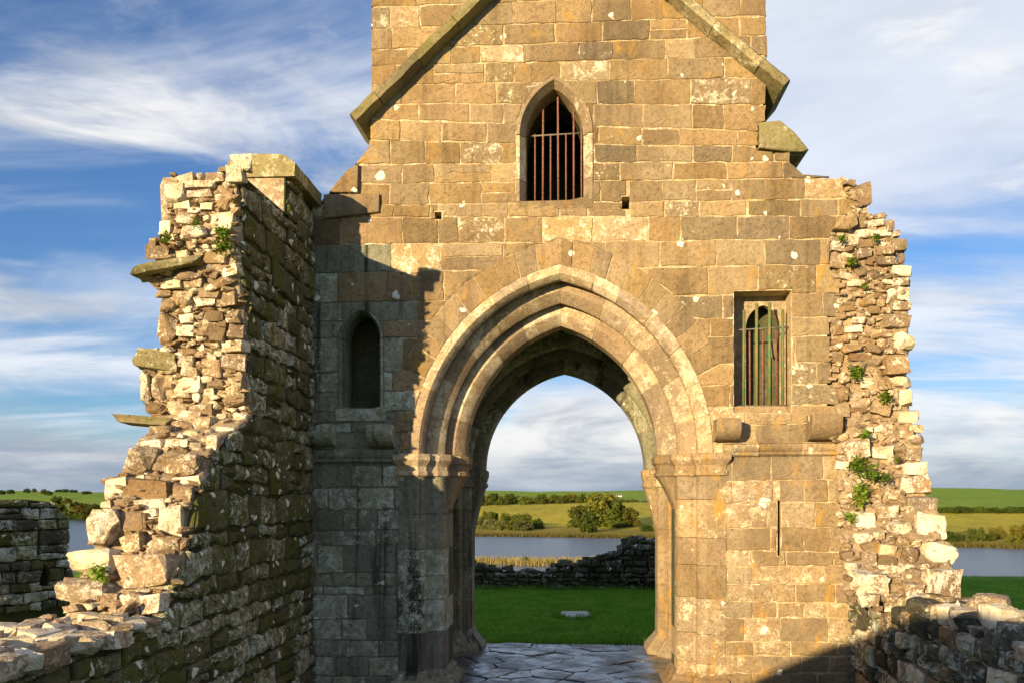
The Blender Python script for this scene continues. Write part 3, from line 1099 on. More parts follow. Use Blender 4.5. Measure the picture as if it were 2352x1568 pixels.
# ---- upper window: chamfered surround and iron grille
PW = [(0.003, -0.014), (0.05, -0.014), (0.12, 0.10), (0.12, 0.46), (0.003, 0.46)]
for side in (-1, 1):
    WIN.seg('window_surround_stone', side, 0.01, 0.9995, PW, M['arch'], tower, 12)
    zb = WIN_SILL
    for k in range(3):
        zt = WIN_SILL + (WIN.zs - WIN_SILL) * (k + 1) / 3
        WIN.upright('window_surround_stone', side, zb + 0.003, zt - 0.003, PW, M['arch'], tower, rng, 0.002)
        zb = zt
q0, q1 = XZ(1180, 470), XZ(1352, 462)
sill_w = (WIN.xc - 0.52, WIN.xc + 0.50)
o = obj('window_sill', box_mesh('window_sill', WIN.xc - 0.50, WIN.xc + 0.50, -0.006, 0.60, WIN_SILL - 0.10, WIN_SILL + 0.004), M['ashlar'], tower)
gr = obj('window_grille', bar_mesh('window_grille', (WIN.xc - 0.37, 0.24, XZ(1273, 312, 0.24)[1]), (WIN.xc + 0.40, 0.24, XZ(1273, 308, 0.24)[1]), 0.011), M['iron'], tower)
for i in range(7):
    vx = 1227 + i * 17.6 + (0 if i else 0)
    long_ = i in (1, 3, 5)
    xb = onY(1229 + i * 17.8, 400, 0.24).x
    zt = XZ(1273, {1: 246, 3: 224, 5: 233}.get(i, 308), 0.24)[1]
    if i == 6:
        zt = XZ(1273, 255, 0.24)[1]
    obj('grille_bar', bar_mesh('grille_bar', (xb, 0.24, WIN_SILL - 0.01), (xb + rng.uniform(-0.006, 0.006), 0.24, zt), 0.0135 if long_ else 0.011), M['rust'], gr)

# ---- left lancet (blind, in shade)
PN = [(0.003, -0.012), (0.03, -0.012), (0.065, 0.07), (0.065, 0.40), (0.003, 0.40)]
for side in (-1, 1):
    NIC.seg('window_surround_stone', side, 0.01, 0.9995, PN, M['pier'], tower, 10)
    NIC.upright('window_surround_stone', side, NIC_SILL + 0.002, NIC.zs - 0.003, PN, M['pier'], tower)
obj('window_sill', box_mesh('window_sill', NIC.xc - 0.34, NIC.xc + 0.34, -0.02, 0.58, NIC_SILL - 0.16, NIC_SILL + 0.003), M['pier'], tower)

# ---- right window: recess, inner arched light, green and rusty bars
x0, x1, z0, z1 = RWIN
YI = 0.34
IN = Arch((XZ(1713, 800, YI)[0] + XZ(1792, 800, YI)[0]) / 2, XZ(1750, 752, YI)[1], (XZ(1792, 800, YI)[0] - XZ(1713, 800, YI)[0]) / 2, 0.08)
FI = Frame((0, YI, 0), (1, 0, 0), (0, 0, 1), (0, -1, 0))
extrude_region('inner_light_frame', [(x0 - 0.02, z0 - 0.02), (x1 + 0.02, z0 - 0.02), (x1 + 0.02, z1 + 0.02), (x0 - 0.02, z1 + 0.02)],
               [IN.poly(0.0, z0 + 0.10)], FI, 0.0, -0.12, M['ashlar_low'], tower)
obj('window_sill', box_mesh('window_sill', x0 + 0.004, x1 - 0.004, 0.03, YI + 0.02, z0 - 0.06, XZ(1750, 934, 0.12)[1]), M['ashlar_low'], tower)
zbot, ztop_r = XZ(1750, 932, 0.13)[1], XZ(1750, 757, 0.13)[1]
gr = obj('window_grille', bar_mesh('window_grille', (onY(1698, 757, 0.13).x, 0.13, ztop_r), (onY(1812, 757, 0.13).x, 0.13, ztop_r + 0.03), 0.010), M['iron'], tower)
obj('grille_rail', bar_mesh('grille_rail', (x0 + 0.03, 0.13, zbot), (x1 - 0.01, 0.13, zbot + 0.005), 0.010), M['iron'], gr)
for vx, vt, mt, r in ((1708, 712, 'green_paint', 0.020), (1738, 697, 'green_paint', 0.021), (1767.5, 697, 'green_paint', 0.021), (1798, 712, 'green_paint', 0.020),
                      (1722.5, 760, 'rust', 0.012), (1752.5, 760, 'rust', 0.012), (1783, 760, 'rust', 0.012)):
    xb = onY(vx, 850, 0.13).x
    obj('grille_bar', bar_mesh('grille_bar', (xb, 0.13, zbot - 0.005), (xb + rng.uniform(-0.005, 0.005), 0.13, XZ(1750, vt, 0.13)[1]), r), M[mt], gr)
lump = rock(tower, (onY(1786, 800, 0.52).x, 0.53, XZ(1786, 800, 0.52)[1]), (0.24, 0.18, 0.30), 'slab', rng, 'round', name='loose_stone')

# ---- roof crease (weathering) on the tower face with overhanging ends
def crease(va, vb, name):
    a, b = Vector(XZ(*va, -0.2)), Vector(XZ(*vb, -0.2))
    d = (b - a)
    L = d.length
    d.normalize()
    nrm = Vector((-d.y, d.x))
    if nrm.y < 0:
        nrm = -nrm
    n = max(2, int(L / 0.75))
    t = 0.0
    cuts = [0.0, 0.42]
    while cuts[-1] < L - 0.5:
        cuts.append(cuts[-1] + rng.uniform(0.55, 0.95))
    cuts.append(L)
    for i, (s0, s1) in enumerate(zip(cuts, cuts[1:])):
        back = 0.85 if i == 0 else 0.03
        dn = rng.uniform(-0.008, 0.008)
        pr = [(-0.205, 0.0), (-0.213, 0.10), (-0.16, 0.135), (0.0, 0.19), (back, 0.19), (back, -0.02), (-0.02, -0.035), (-0.13, -0.01)]
        rings = []
        for s in [s0 + 0.003 + (s1 - s0 - 0.006) * q / 5 for q in range(6)]:
            p = a + d * s
            rings.append([Vector((p.x + nrm.x * (h + dn), y + rng.uniform(-0.010, 0.010), p.y + nrm.y * (h + dn + rng.uniform(-0.011, 0.009)))) for y, h in pr])
        o = loft(name, rings, M['slab'], tower)
        sharpen(o.data, 0.5)


crease((818, 277), (1130, -28), 'coping_stone')
crease((1799, 200), (1530, -28), 'coping_stone')

# pointed weathering stone on the right shoulder, and squared shoulder stones on the left
pl = [XZ(*p) for p in [(1743, 342), (1742, 284), (1790, 280), (1822, 305), (1857, 346), (1845, 352), (1815, 352)]]
block('shoulder_stone', pl, FW, M['slab'], tower, rng, gap=0.002, bevel=0.02, front=0.05, depth=0.75, rough=0.004, step=0.3, bulge=0.006)
pl = [XZ(*p) for p in [(758, 446), (764, 438), (800, 395), (826, 380), (824, 446)]]
block('shoulder_stone', pl, FW, M['ashlar'], tower, rng, gap=0.002, bevel=0.012, front=0.07, depth=0.3, rough=0.003, step=0.3, bulge=0.004)
pl = [XZ(*p) for p in [(745, 505), (745, 449), (873, 447), (873, 490), (850, 492)]]
block('shoulder_stone', pl, FW, M['ashlar'], tower, rng, gap=0.002, bevel=0.012, front=0.05, depth=0.1, rough=0.003, step=0.3, bulge=0.004)
pl = [XZ(*p) for p in [(1908, 533), (1922, 505), (1962, 498), (1965, 522), (1945, 534)]]
block('shoulder_stone', pl, FW, M['ashlar'], tower, rng, gap=0.002, bevel=0.02, front=0.14, depth=0.2, rough=0.008, step=0.12, bulge=0.01)

# ---- body of the tower behind the face: side walls, rear wall with its own arch, vault
TX0, TX1, TZ = XZ(856, 100)[0], XZ(1757, 100)[0], 13.0
for (a, b) in ((TX0, TX0 + 0.55), (TX1 - 0.62, TX1)):
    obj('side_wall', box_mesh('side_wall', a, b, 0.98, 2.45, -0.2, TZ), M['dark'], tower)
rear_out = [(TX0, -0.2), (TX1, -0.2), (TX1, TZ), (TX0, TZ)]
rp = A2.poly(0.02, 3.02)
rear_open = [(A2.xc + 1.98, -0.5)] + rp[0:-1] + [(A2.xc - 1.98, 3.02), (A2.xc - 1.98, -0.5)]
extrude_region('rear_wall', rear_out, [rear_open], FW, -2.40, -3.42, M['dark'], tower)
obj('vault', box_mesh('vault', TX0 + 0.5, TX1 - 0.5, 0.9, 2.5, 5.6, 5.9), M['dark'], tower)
obj('tower_shade_cap', box_mesh('tower_shade_cap', TX0, TX1, 0.0, 3.4, TZ, TZ + 0.3), M['dark'], tower)  # unseen cap added above the frame to keep the tower inside dark
# rear orders
Q1 = [(0.01, 2.37), (0.12, 2.37)] + quarter(0.13, 2.38, 0.22, 2.47, 4) + [(0.20, 2.52), (0.20, 3.40), (0.01, 3.40)]
Q2 = [(0.20, 2.60), (0.30, 2.60)] + quarter(0.31, 2.61, 0.40, 2.70, 4) + [(0.38, 2.75), (0.38, 3.40), (0.20, 3.40)]
Q3 = [(0.38, 2.84), (0.44, 2.84)] + quarter(0.45, 2.85, 0.54, 2.94, 4) + [(0.53, 2.98), (0.53, 3.40), (0.38, 3.40)]
Q4 = [(0.52, 2.98), (0.62, 2.98)] + quarter(0.63, 2.99, 0.73, 3.08, 4) + [(0.73, 3.40), (0.52, 3.40)]
for Q, cuts in ((Q1, 5), (Q2, 5), (Q3, 4), (Q4, 4)):
    A2.orders('arch_stone', Q, M['pier'], tower, cuts, rng)
PR = Q1[:-2] + Q2[:-2] + Q3[:-1] + [(0.01, 3.40)]
PRs = [(0.01, 2.37), (0.13, 2.37), (0.21, 2.46), (0.21, 2.59), (0.31, 2.61), (0.39, 2.70), (0.39, 2.83), (0.45, 2.85), (0.535, 2.94), (0.535, 3.40), (0.01, 3.40)]
for side in (-1, 1):
    mt = M['pier'] if side < 0 else M['ashlar_low']
    z = -0.1
    while z < 2.70:
        z2 = z + rng.uniform(0.35, 0.65)
        if z2 > 2.45:
            z2 = 2.72
        A2.upright('jamb_stone', side, z + 0.002, z2 - 0.002, PR, mt, tower, rng, 0.003)
        z = z2
    loft('capital', [ring_off(A2, side, PRs, z, o_) for z, o_ in ((2.72, 0.004), (2.74, 0.03), (2.78, 0.03), (2.80, 0.012), (2.88, 0.02), (2.92, 0.05), (2.99, 0.05), (3.015, 0.03))], mt, tower)
    rings = []
    C0 = [(0.50, 2.97), (0.66, 2.97), (0.73, 3.05), (0.73, 3.39), (0.50, 3.39)]
    for z, w, o_ in ((1.80, 0.02, 0), (2.05, 0.22, 0), (2.35, 0.52, 0), (2.70, 0.95, 0), (2.74, 1.0, 0.025), (2.78, 1.0, 0.025), (2.80, 1.0, 0.006), (2.92, 1.0, 0.04), (2.99, 1.0, 0.04), (3.015, 1.0, 0.02)):
        pr = [(0.50 + (d - 0.50) * w, y) for d, y in C0]
        rings.append(ring_off(A2, side, pr, z, o_))
    loft('corbel_capital', rings, mt, tower)
    loft('jamb_base', [ring_off(A2, side, PRs, z, o_) for z, o_ in ((-0.1, 0.17), (0.10, 0.17), (0.14, 0.145), (0.20, 0.10), (0.28, 0.04), (0.34, 0.005))], mt, tower)

# ================================================================== left ruined wall
rng = random.Random(23)
XL, XLo = -3.23, -4.17
lw = thing('ruined_wall', 'tall broken rubble wall left of the archway, sunlit ragged end and mossy shaded inner face', 'wall', (-3.7, 0, 0))
lw_o = Vector((-3.7, 0, 0))
edge_v = [(545, 372), (546, 410), (550, 560), (555, 640), (565, 720), (568, 800), (570, 880), (575, 950), (545, 985), (510, 1000), (482, 1045), (470, 1090), (450, 1130), (432, 1180),
          (425, 1262), (412, 1295), (394, 1370), (352, 1412)]
edge = []
for v in edge_v:
    p = onX(v[0], v[1], XL)
    edge.append((p.z, p.y))
edge.sort()


def y_end(z):
    return interp(edge, z)


def on_end(vx, vy):
    y = -2.6
    for _ in range(14):
        p = onY(vx, vy, y)
        y = 0.5 * y + 0.5 * y_end(p.z)
    return onY(vx, vy, y)


# side-on outline of the core (u = y, v = z), extruded across the thickness
FLx = Frame((XL, 0, 0), (0, 1, 0), (0, 0, 1), (1, 0, 0))
top_pts = [(0.35, 6.45), (-1.10, 6.45), (-1.12, 6.02), (-2.45, 5.98)]
front_pts = [(y + 0.14, z) for z, y in sorted(edge, reverse=True) if z < 5.9 and z > 1.75]
tail = [(-4.35, 1.46), (-6.0, 1.44), (-9.8, 1.5), (-10.6, 1.9), (-11.3, 2.45), (-12.4, 3.0), (-13.3, 3.42), (-15.5, 4.05), (-17.5, 4.15), (-23.5, 4.15), (-23.5, -0.2), (0.35, -0.2)]  # unseen rise behind the camera, shaped to cast the lower right shadow
lo = top_pts + front_pts + tail
extrude_region('rubble_core', lo, [], FLx, -0.03, XLo - XL + 0.04, M['core'], lw)
# inner mossy face: joint bed
extrude_region('joint_bed', [(u, v - 0.02) for u, v in lo if u > -9], [], FLx, -0.012, -0.028, M['mossy_core'], lw)


def facing(region, fr, parent, rng, name, mats, u0, u1, v0, v1, hh, ww, holes=(), proud=0.03, rough=0.02, limit=300, bevel=0.020, minarea=0.006):
    """coursed rubble facing over a region of a plane; returns number of stones laid"""
    cnt = 0
    v = v0
    row = 0
    def wav(u, r):
        return 0.06 * noise.noise(Vector((u * 1.6, r * 3.7, 2.0)))
    while v < v1:
        h = rng.uniform(*hh)
        u = u0 - rng.uniform(0, 0.3)
        while u < u1:
            w = rng.uniform(*ww) * (0.7 + 0.3 * h / hh[0] * 0.8)
            lean = rng.uniform(-0.03, 0.03)
            q = [(u, v + wav(u, row)), (u + w, v + wav(u + w, row)), (u + w + lean, v + h + wav(u + w, row + 1)), (u + lean * 0.5, v + h + wav(u, row + 1))]
            parts = [q]
            if h > 0.24 and w > 0.3 and rng.random() < 0.30:
                k = rng.uniform(0.35, 0.65)
                a = (q[0][0] + (q[3][0] - q[0][0]) * k, q[0][1] + (q[3][1] - q[0][1]) * k)
                b = (q[1][0] + (q[2][0] - q[1][0]) * k, q[1][1] + (q[2][1] - q[1][1]) * k)
                parts = [[q[0], q[1], b, a], [a, b, q[2], q[3]]]
            for pt in parts:
                for piece in clip(pt, holes, region):
                    if abs(area2(piece)) < minarea or cnt >= limit:
                        continue
                    block(name, piece, fr, M[rng.choice(mats)], parent, rng, gap=rng.uniform(0.008, 0.018), bevel=min(bevel, 0.05), front=rng.uniform(0.0, proud),
                          depth=0.09, rough=rough, step=0.13, bulge=0.014, smooth=False)
                    cnt += 1
            u += w
        v += h
        row += 1
    return cnt


reg = [(0.0, 6.42), (-1.08, 6.42), (-1.12, 5.98), (-2.48, 5.95)] + [(y + 0.05, z) for z, y in sorted(edge, reverse=True) if z < 5.9 and z > 1.72] + \
      [(-4.42, 1.47), (-6.6, 1.44), (-6.6, 0.9), (-5.2, 0.35), (-3.6, -0.05), (0.0, -0.05)]
nL = facing(reg, FLx, lw, rng, 'facing_stone', ['mossy'], -6.7, 0.0, -0.05, 6.5, (0.14, 0.37), (0.26, 0.62), proud=0.04, minarea=0.014, rough=0.028)
print('left facing', nL)
# eaves coping on the stub
for (ya, yb) in ((-1.14, -0.62), (-0.615, -0.02)):
    pr = [(XL + 0.11, 6.44), (XL + 0.12, 6.60), (XL - 0.05, 6.73), (XL - 0.55, 6.76), (XL - 0.72, 6.62), (XL - 0.72, 6.44)]
    rings = [[Vector((x, y + (0.0 if k else -0.0) + (0.07 if (k == 0 and ya < -1 and z > 6.65) else 0), z + rng.uniform(-0.008, 0.008))) for x, z in pr] for k, y in enumerate((ya, (ya + yb) / 2, yb))]
    sharpen(loft('coping_stone', rings, M['slab'], lw).data, 0.5)

# stones of the broken end, read off the photograph
def c1(x, y):
    return ((200 + x / 2.24) / 1.0204, (300 + y / 2.24) / 1.0204)


def c2(x, y):
    return (x / 2.24 / 1.0204, (900 + y / 2.24) / 1.0204)


E1 = """755 140 865 225 r|690 205 745 235 b|735 205 840 290 p|630 240 740 290 p|460 250 590 330 p|420 290 540 400 p|590 240 625 275 p|540 280 690 320 p|680 300 775 435 b|540 330 680 370 r|470 390 570 430 r|560 360 690 395 r|600 395 680 430 p|540 425 610 455 p|655 440 795 560 p|470 460 625 515 p|410 450 470 490 p|385 490 470 565 p|390 570 450 600 r|335 580 385 630 p|480 515 640 590 r|560 585 590 610 p|630 575 700 605 p|480 640 555 690 p|430 660 480 700 p|620 630 670 670 p|660 605 720 640 p|325 620 450 690 r|625 790 815 845 r -18|470 760 620 800 r|400 790 520 850 r|450 850 570 935 b 12|360 850 450 890 r|380 895 480 965 r|570 880 690 940 r|690 860 815 940 r -8|385 970 480 1140 r|490 960 570 1030 r|570 950 640 1010 r|640 960 740 1020 b|735 960 835 1030 r|750 1040 840 1110 r|640 1040 740 1130 b|480 1040 580 1100 r|500 1130 560 1160 p|580 1080 640 1120 r|720 1120 850 1180 r|390 1150 470 1180 r|720 1190 850 1280 r|610 1210 720 1310 b|385 1250 480 1290 r|340 1300 440 1440 p|290 1270 340 1440 r|465 1310 620 1390 r|640 1320 740 1370 b|740 1300 855 1420 r|560 1380 610 1440 p|450 1380 560 1420 r|620 1430 720 1480 r|720 1400 850 1460 r|420 1430 560 1500 r|560 1450 700 1520 r"""
E2 = """770 215 900 290 r|900 190 1010 250 r|1010 170 1130 240 r|1130 220 1230 260 p|1080 265 1145 360 p|740 290 860 340 r|870 290 980 340 r|660 330 850 480 p|860 360 1070 490 p|900 480 1060 525 p|555 485 660 620 p|665 500 915 600 b|915 525 1025 630 r|600 600 700 640 p|700 600 860 650 p|660 660 785 780 b|845 630 965 800 r|640 780 760 880 r|760 810 960 900 p|615 900 910 1080 p|530 1095 620 1160 p|620 1090 750 1210 r|735 1095 865 1210 p"""
BIG2 = """450 655 640 860 r|375 860 640 1000 r|305 1015 590 1150 p"""
placed = []
MK = {'r': 'rubble', 'p': 'rubble_pale', 'b': 'rubble_brown'}


def put(v0, v1, mk, tilt, surf, parent, rng, kind='block', dfac=0.85, sink=0.30, rotz=0.0):
    cx, cy = (v0[0] + v1[0]) / 2, (v0[1] + v1[1]) / 2
    p = surf(cx, cy)
    t = (p - CAM).dot(FV)
    w, h = (v1[0] - v0[0]) * t / F, (v1[1] - v0[1]) * t / F
    d = max(0.10, min(0.42, dfac * math.sqrt(w * h)))
    rock(parent, p + Vector((0, d * (0.5 - sink), 0)), (w * 1.08, d * 1.15, h * 1.10), mk, rng, kind,
         (rng.uniform(-0.16, 0.16), math.radians(tilt) + rng.uniform(-0.05, 0.05), rng.uniform(-0.25, 0.25) + rotz))
    placed.append((v0[0], v0[1], v1[0], v1[1]))


for txt, cv in ((E1, c1), (E2, c2)):
    for it in txt.split('|'):
        f = it.split()
        a, b, c, d = map(float, f[:4])
        put(cv(a, b), cv(c, d), MK[f[4]], float(f[5]) if len(f) > 5 else rng.uniform(-5, 5), on_end, lw, rng,
            'block' if (c - a) > 60 and rng.random() < 0.6 else 'round', sink=rng.uniform(0.2, 0.5))
for it in BIG2.split('|'):
    f = it.split()
    a, b, c, d = map(float, f[:4])
    put(c2(a, b), c2(c, d), MK[f[4]], rng.uniform(-6, 6), on_end, lw, rng, 'round', dfac=1.0, sink=0.42, rotz=0.25)
# thin slabs that stick out to the left
for (va, vb, th, dep) in (((306, 634), (470, 592), 13, 0.62), ((318, 822), (405, 836), 26, 0.42), ((276, 963), (400, 972), 12, 0.66)):
    pa, pb = on_end(*va), on_end(*vb)
    mid = (pa + pb) / 2
    t = (mid - CAM).dot(FV)
    L = (pb - pa).length
    ang = math.atan2(pb.z - pa.z, L)
    rock(lw, mid + Vector((0, dep * 0.12, 0)), (L * 1.08, dep, th * t / F * 1.7), 'slab', rng, 'block', (rng.uniform(-0.05, 0.05), -ang, 0.25), name='projecting_slab')
    placed.append((va[0], min(va[1], vb[1]) - 8, vb[0], max(va[1], vb[1]) + 8))

sil_l = [(395, 400), (382, 440), (385, 480), (365, 520), (345, 600), (350, 650), (365, 700), (365, 790), (335, 830), (330, 870), (325, 930), (335, 975), (320, 1020), (292, 1060), (292, 1080), (245, 1100),
         (243, 1150), (205, 1190), (210, 1250), (172, 1290), (172, 1320), (140, 1350), (145, 1385)]
Lx = lambda y: interp([(b, a) for a, b in sil_l], y)
Rx = lambda y: interp([(b, a) for a, b in edge_v[1:]], y)


def fill(parent, surf, lx, rx, ya, yb, n, wr, hr, mats, rng, over=0.30, limit=230, sink=0.35):
    k = 0
    for _ in range(n):
        cy = rng.uniform(ya, yb)
        cx = rng.uniform(lx(cy), rx(cy))
        s = rng.random() ** 1.6
        w = wr[0] + (wr[1] - wr[0]) * s
        h = (hr[0] + (hr[1] - hr[0]) * s) * rng.uniform(0.7, 1.2)
        b = (cx - w / 2, cy - h / 2, cx + w / 2, cy + h / 2)
        if b[0] < lx(cy) - 6 or b[2] > rx(cy) + 4:
            continue
        bad = False
        for q in placed:
            ox = min(b[2], q[2]) - max(b[0], q[0])
            oy = min(b[3], q[3]) - max(b[1], q[1])
            if ox > 0 and oy > 0 and ox * oy > over * min(w * h, (q[2] - q[0]) * (q[3] - q[1])):
                bad = True
                break
        if bad:
            continue
        put((b[0], b[1]), (b[2], b[3]), rng.choice(mats), rng.uniform(-16, 16), surf, parent, rng, rng.choice(['block', 'chip', 'round', 'round']), dfac=1.1, sink=sink * rng.uniform(0.4, 1.3))
        k += 1
        if k >= limit:
            break
    return k


print('left fill', fill(lw, on_end, Lx, Rx, 400, 1400, 5000, (18, 62), (13, 36), ['rubble', 'rubble', 'rubble_pale', 'rubble_brown', 'core'], rng, limit=165))
items = []
for _ in range(450):
    cy = rng.uniform(405, 1400)
    cx = rng.uniform(Lx(cy) + 6, Rx(cy))
    p = on_end(cx, cy) + Vector((0, rng.uniform(-0.03, 0.08), 0))
    s = rng.uniform(0.04, 0.12)
    items.append((p, (s * rng.uniform(1, 1.8), s * 1.4, s * rng.uniform(0.4, 0.8)), (rng.uniform(-0.5, 0.5), rng.uniform(-0.4, 0.4), rng.uniform(0, 3)), rng.randrange(7)))
chips_mesh('rubble_fill', items, 'core', lw)

def mortar_face(parent, surf, lx, rx, ya, yb, back, name='mortar_face', nx=34, ny=150):
    vs, fs = [], []
    for j in range(ny + 1):
        vy = ya + (yb - ya) * j / ny
        for i in range(nx + 1):
            vx = lx(vy) + 5 + (rx(vy) - lx(vy) - 7) * i / nx
            p = surf(vx, vy)
            n = 0.055 * noise.noise(p * 4.3) + 0.035 * noise.noise(p * 11.0) + 0.02 * noise.noise(p * 27.0)
            edge_ = min(i, nx - i) < 1 or j in (0, ny)
            vs.append(p + Vector((0, back + n + (0.10 if edge_ else 0), 0)))
    for j in range(ny):
        for i in range(nx):
            a = j * (nx + 1) + i
            fs.append((a, a + nx + 1, a + nx + 2, a + 1))
    return obj(name, pymesh(name, vs, fs, True), M['core'], parent)


mortar_face(lw, on_end, Lx, Rx, 408, 1395, 0.025)

# loose stones along the top of the low part of the wall
k = 0
y = -4.55
while y > -7.2:
    for j in range(5):
        x = XL - 0.06 - 0.19 * j + rng.uniform(-0.07, 0.07)
        w, d, h = rng.uniform(0.14, 0.36), rng.uniform(0.14, 0.34), rng.uniform(0.09, 0.22)
        rock(lw, (x, y + rng.uniform(-0.1, 0.1), 1.47 + h * 0.15 + rng.uniform(-0.01, 0.04)), (w, d, h), rng.choice(['rubble_pale', 'rubble', 'rubble_pale']), rng, rng.choice(['block', 'round', 'chip']),
             (rng.uniform(-0.12, 0.12), rng.uniform(-0.12, 0.12), rng.uniform(-0.5, 0.5)), name='top_stone')
    y -= rng.uniform(0.16, 0.24)

# ================================================================== right ruined wall
rng = random.Random(37)
XR, XRo = 3.78, 4.55
rw = thing('ruined_wall', 'broken rubble wall stub right of the archway, stepping down to a low shaded wall', 'wall', (4.1, 0, 0))
redge = [(0.0, -1.55), (1.45, -1.5), (1.62, -1.42), (1.9, -1.15), (2.2, -0.85), (2.5, -0.6), (2.8, -0.42), (3.1, -0.25), (3.5, -0.1), (4.0, 0.0), (7.0, 0.02)]


def on_endR(vx, vy):
    y = -0.5
    for _ in range(14):
        p = onY(vx, vy, y)
        y = 0.5 * y + 0.5 * interp(redge, p.z)
    return onY(vx, vy, y)


silR = [(1940, 405), (1985, 432), (1996, 490), (2046, 522), (2078, 562), (2062, 600), (2090, 612), (2090, 720), (2094, 800), (2086, 850), (2094, 900), (2094, 960), (2110, 992), (2124, 1022), (2120, 1090), (2138, 1105), (2136, 1140), (2168, 1180), (2172, 1236), (2192, 1256), (2190, 1300),
        (2204, 1316), (2202, 1362)]
RRx = lambda y: interp([(b, a) for a, b in silR], y)
edgR = [(1925, 402), (1945, 440), (1950, 500), (1905, 535), (1905, 620), (1930, 650), (1905, 745), (1905, 885), (1945, 900), (1945, 945), (1912, 1000), (1922, 1040), (1930, 1200), (1938, 1300), (1945, 1420)]
RLx = lambda y: interp([(b, a) for a, b in edgR], y)
corner_u = [XZ(v[0] - 6, v[1], 0.1) for v in silR if v[1] < 1000]
up = [(3.6, 2.6)] + [(3.6, 6.3)] + [XZ(1935, 412, 0.1)] + corner_u + [(4.5, 2.6)]
extrude_region('rubble_core', up, [], FW, -0.10, -1.0, M['core'], rw)
FRx = Frame((XR, 0, 0), (0, 1, 0), (0, 0, 1), (-1, 0, 0))
ro = [(1.0, -0.2), (1.0, 3.5), (0.12, 3.5)] + [(y + 0.12, z) for z, y in reversed(redge) if 1.5 < z < 3.4] + [(-1.5, 1.34), (-5.0, 1.33), (-8.5, 1.33), (-8.5, -0.2)]
extrude_region('rubble_core', ro, [], FRx, -0.025, XR - XRo + 0.05, M['core'], rw)
extrude_region('joint_bed', [(u, v - 0.02) for u, v in ro if u < 0.05], [], FRx, -0.008, -0.022, M['mossy_core'], rw)
reg = [(-0.01, -0.05), (-0.01, 2.6)] + [(y + 0.08, z) for z, y in reversed(redge) if 1.5 < z < 2.9] + [(-1.5, 1.36), (-5.4, 1.35), (-5.4, -0.05)]
print('right facing', facing(reg, FRx, rw, rng, 'facing_stone', ['grey', 'grey', 'grey', 'rubble'], -5.5, 0.0, -0.05, 2.7, (0.13, 0.25), (0.18, 0.40), proud=0.06, minarea=0.010, rough=0.028))


def c5(x, y):
    return ((1600 + x / 2.412) / 1.0204, (400 + y / 2.412) / 1.0204)


def c6(x, y):
    return ((1500 + x / 2.412) / 1.0204, (950 + y / 2.412) / 1.0204)


R5 = """965 80 1050 210 p|970 210 1050 240 r|970 260 1040 330 b|1040 280 1140 320 p|1080 240 1155 275 p|1140 280 1195 330 r|1180 345 1225 380 p|970 335 1050 385 p|1050 340 1170 380 p|1170 390 1265 460 b|970 390 1090 440 b|1090 430 1190 480 r|1215 470 1250 530 p|970 445 1070 500 r|1090 490 1210 540 r|830 480 920 560 p|960 550 1040 600 b -12|1040 570 1115 620 r|1185 530 1290 610 p|1190 610 1285 655 r|930 620 1030 660 r|1120 615 1190 645 p|1060 620 1110 650 p|1150 670 1210 730 p|1210 660 1280 730 r|1010 680 1090 700 r|960 690 1000 715 p|1185 740 1290 790 p|1000 720 1090 770 b|910 740 980 800 b|1100 720 1150 770 b|1105 815 1295 895 b|950 830 1030 870 p|1040 830 1090 870 b|840 870 910 930 b|910 880 1010 920 p|1100 900 1180 940 p|1195 910 1305 1020 r|1000 940 1090 1000 b|1100 950 1170 1000 b|930 1030 1080 1075 b|1000 1060 1130 1110 b|1130 1040 1285 1155 b|1165 1160 1305 1230 p|870 1215 945 1300 b|1000 1160 1080 1230 r|1215 1240 1300 1325 p|1150 1230 1215 1330 r|860 1310 940 1390 b|1215 1350 1335 1425 p|1280 1430 1350 1480 p|1260 1490 1370 1550 r"""
R6 = """1145 200 1290 310 r|1490 235 1590 320 p|1480 320 1610 400 p|1460 405 1640 510 p|1480 510 1680 605 p|1550 610 1730 760 r|1600 765 1785 910 p|1590 915 1815 1085 r|1300 230 1420 310 p|1210 600 1330 690 r|1330 560 1460 640 r|1200 940 1410 1070 p|1350 900 1500 960 p 10|1480 990 1590 1120 p|1380 1110 1480 1170 p|1230 1060 1340 1130 r|1230 360 1340 430 r|1350 420 1450 500 r|1400 650 1540 740 r|1210 720 1330 790 r|1350 780 1450 850 r|1480 800 1590 900 r|1250 830 1340 900 r"""
placed.clear()
for txt, cv in ((R5, c5), (R6, c6)):
    for it in txt.split('|'):
        f = it.split()
        a, b, c, d = map(float, f[:4])
        put(cv(a, b), cv(c, d), {'r': 'rubble', 'p': rng.choice(['rubble_pale', 'rubble']), 'b': 'rubble_brown'}[f[4]], float(f[5]) if len(f) > 5 else rng.uniform(-5, 5), on_endR, rw, rng,
            'block' if rng.random() < 0.6 else 'round', sink=rng.uniform(0.2, 0.45))
print('right fill', fill(rw, on_endR, RLx, RRx, 420, 1400, 6000, (16, 58), (12, 34), ['rubble', 'rubble_brown', 'core', 'rubble_brown', 'rubble_brown'], rng, limit=165))
items = []
for _ in range(450):
    cy = rng.uniform(430, 1390)
    cx = rng.uniform(RLx(cy), RRx(cy) - 10)
    p = on_endR(cx, cy) + Vector((0, rng.uniform(-0.02, 0.09), 0))
    s = rng.uniform(0.04, 0.12)
    items.append((p, (s * rng.uniform(1, 1.8), s * 1.4, s * rng.uniform(0.4, 0.8)), (rng.uniform(-0.5, 0.5), rng.uniform(-0.4, 0.4), rng.uniform(0, 3)), rng.randrange(7)))
chips_mesh('rubble_fill', items, 'core', rw)
mortar_face(rw, on_endR, RLx, RRx, 425, 1385, 0.02)
y = -1.45
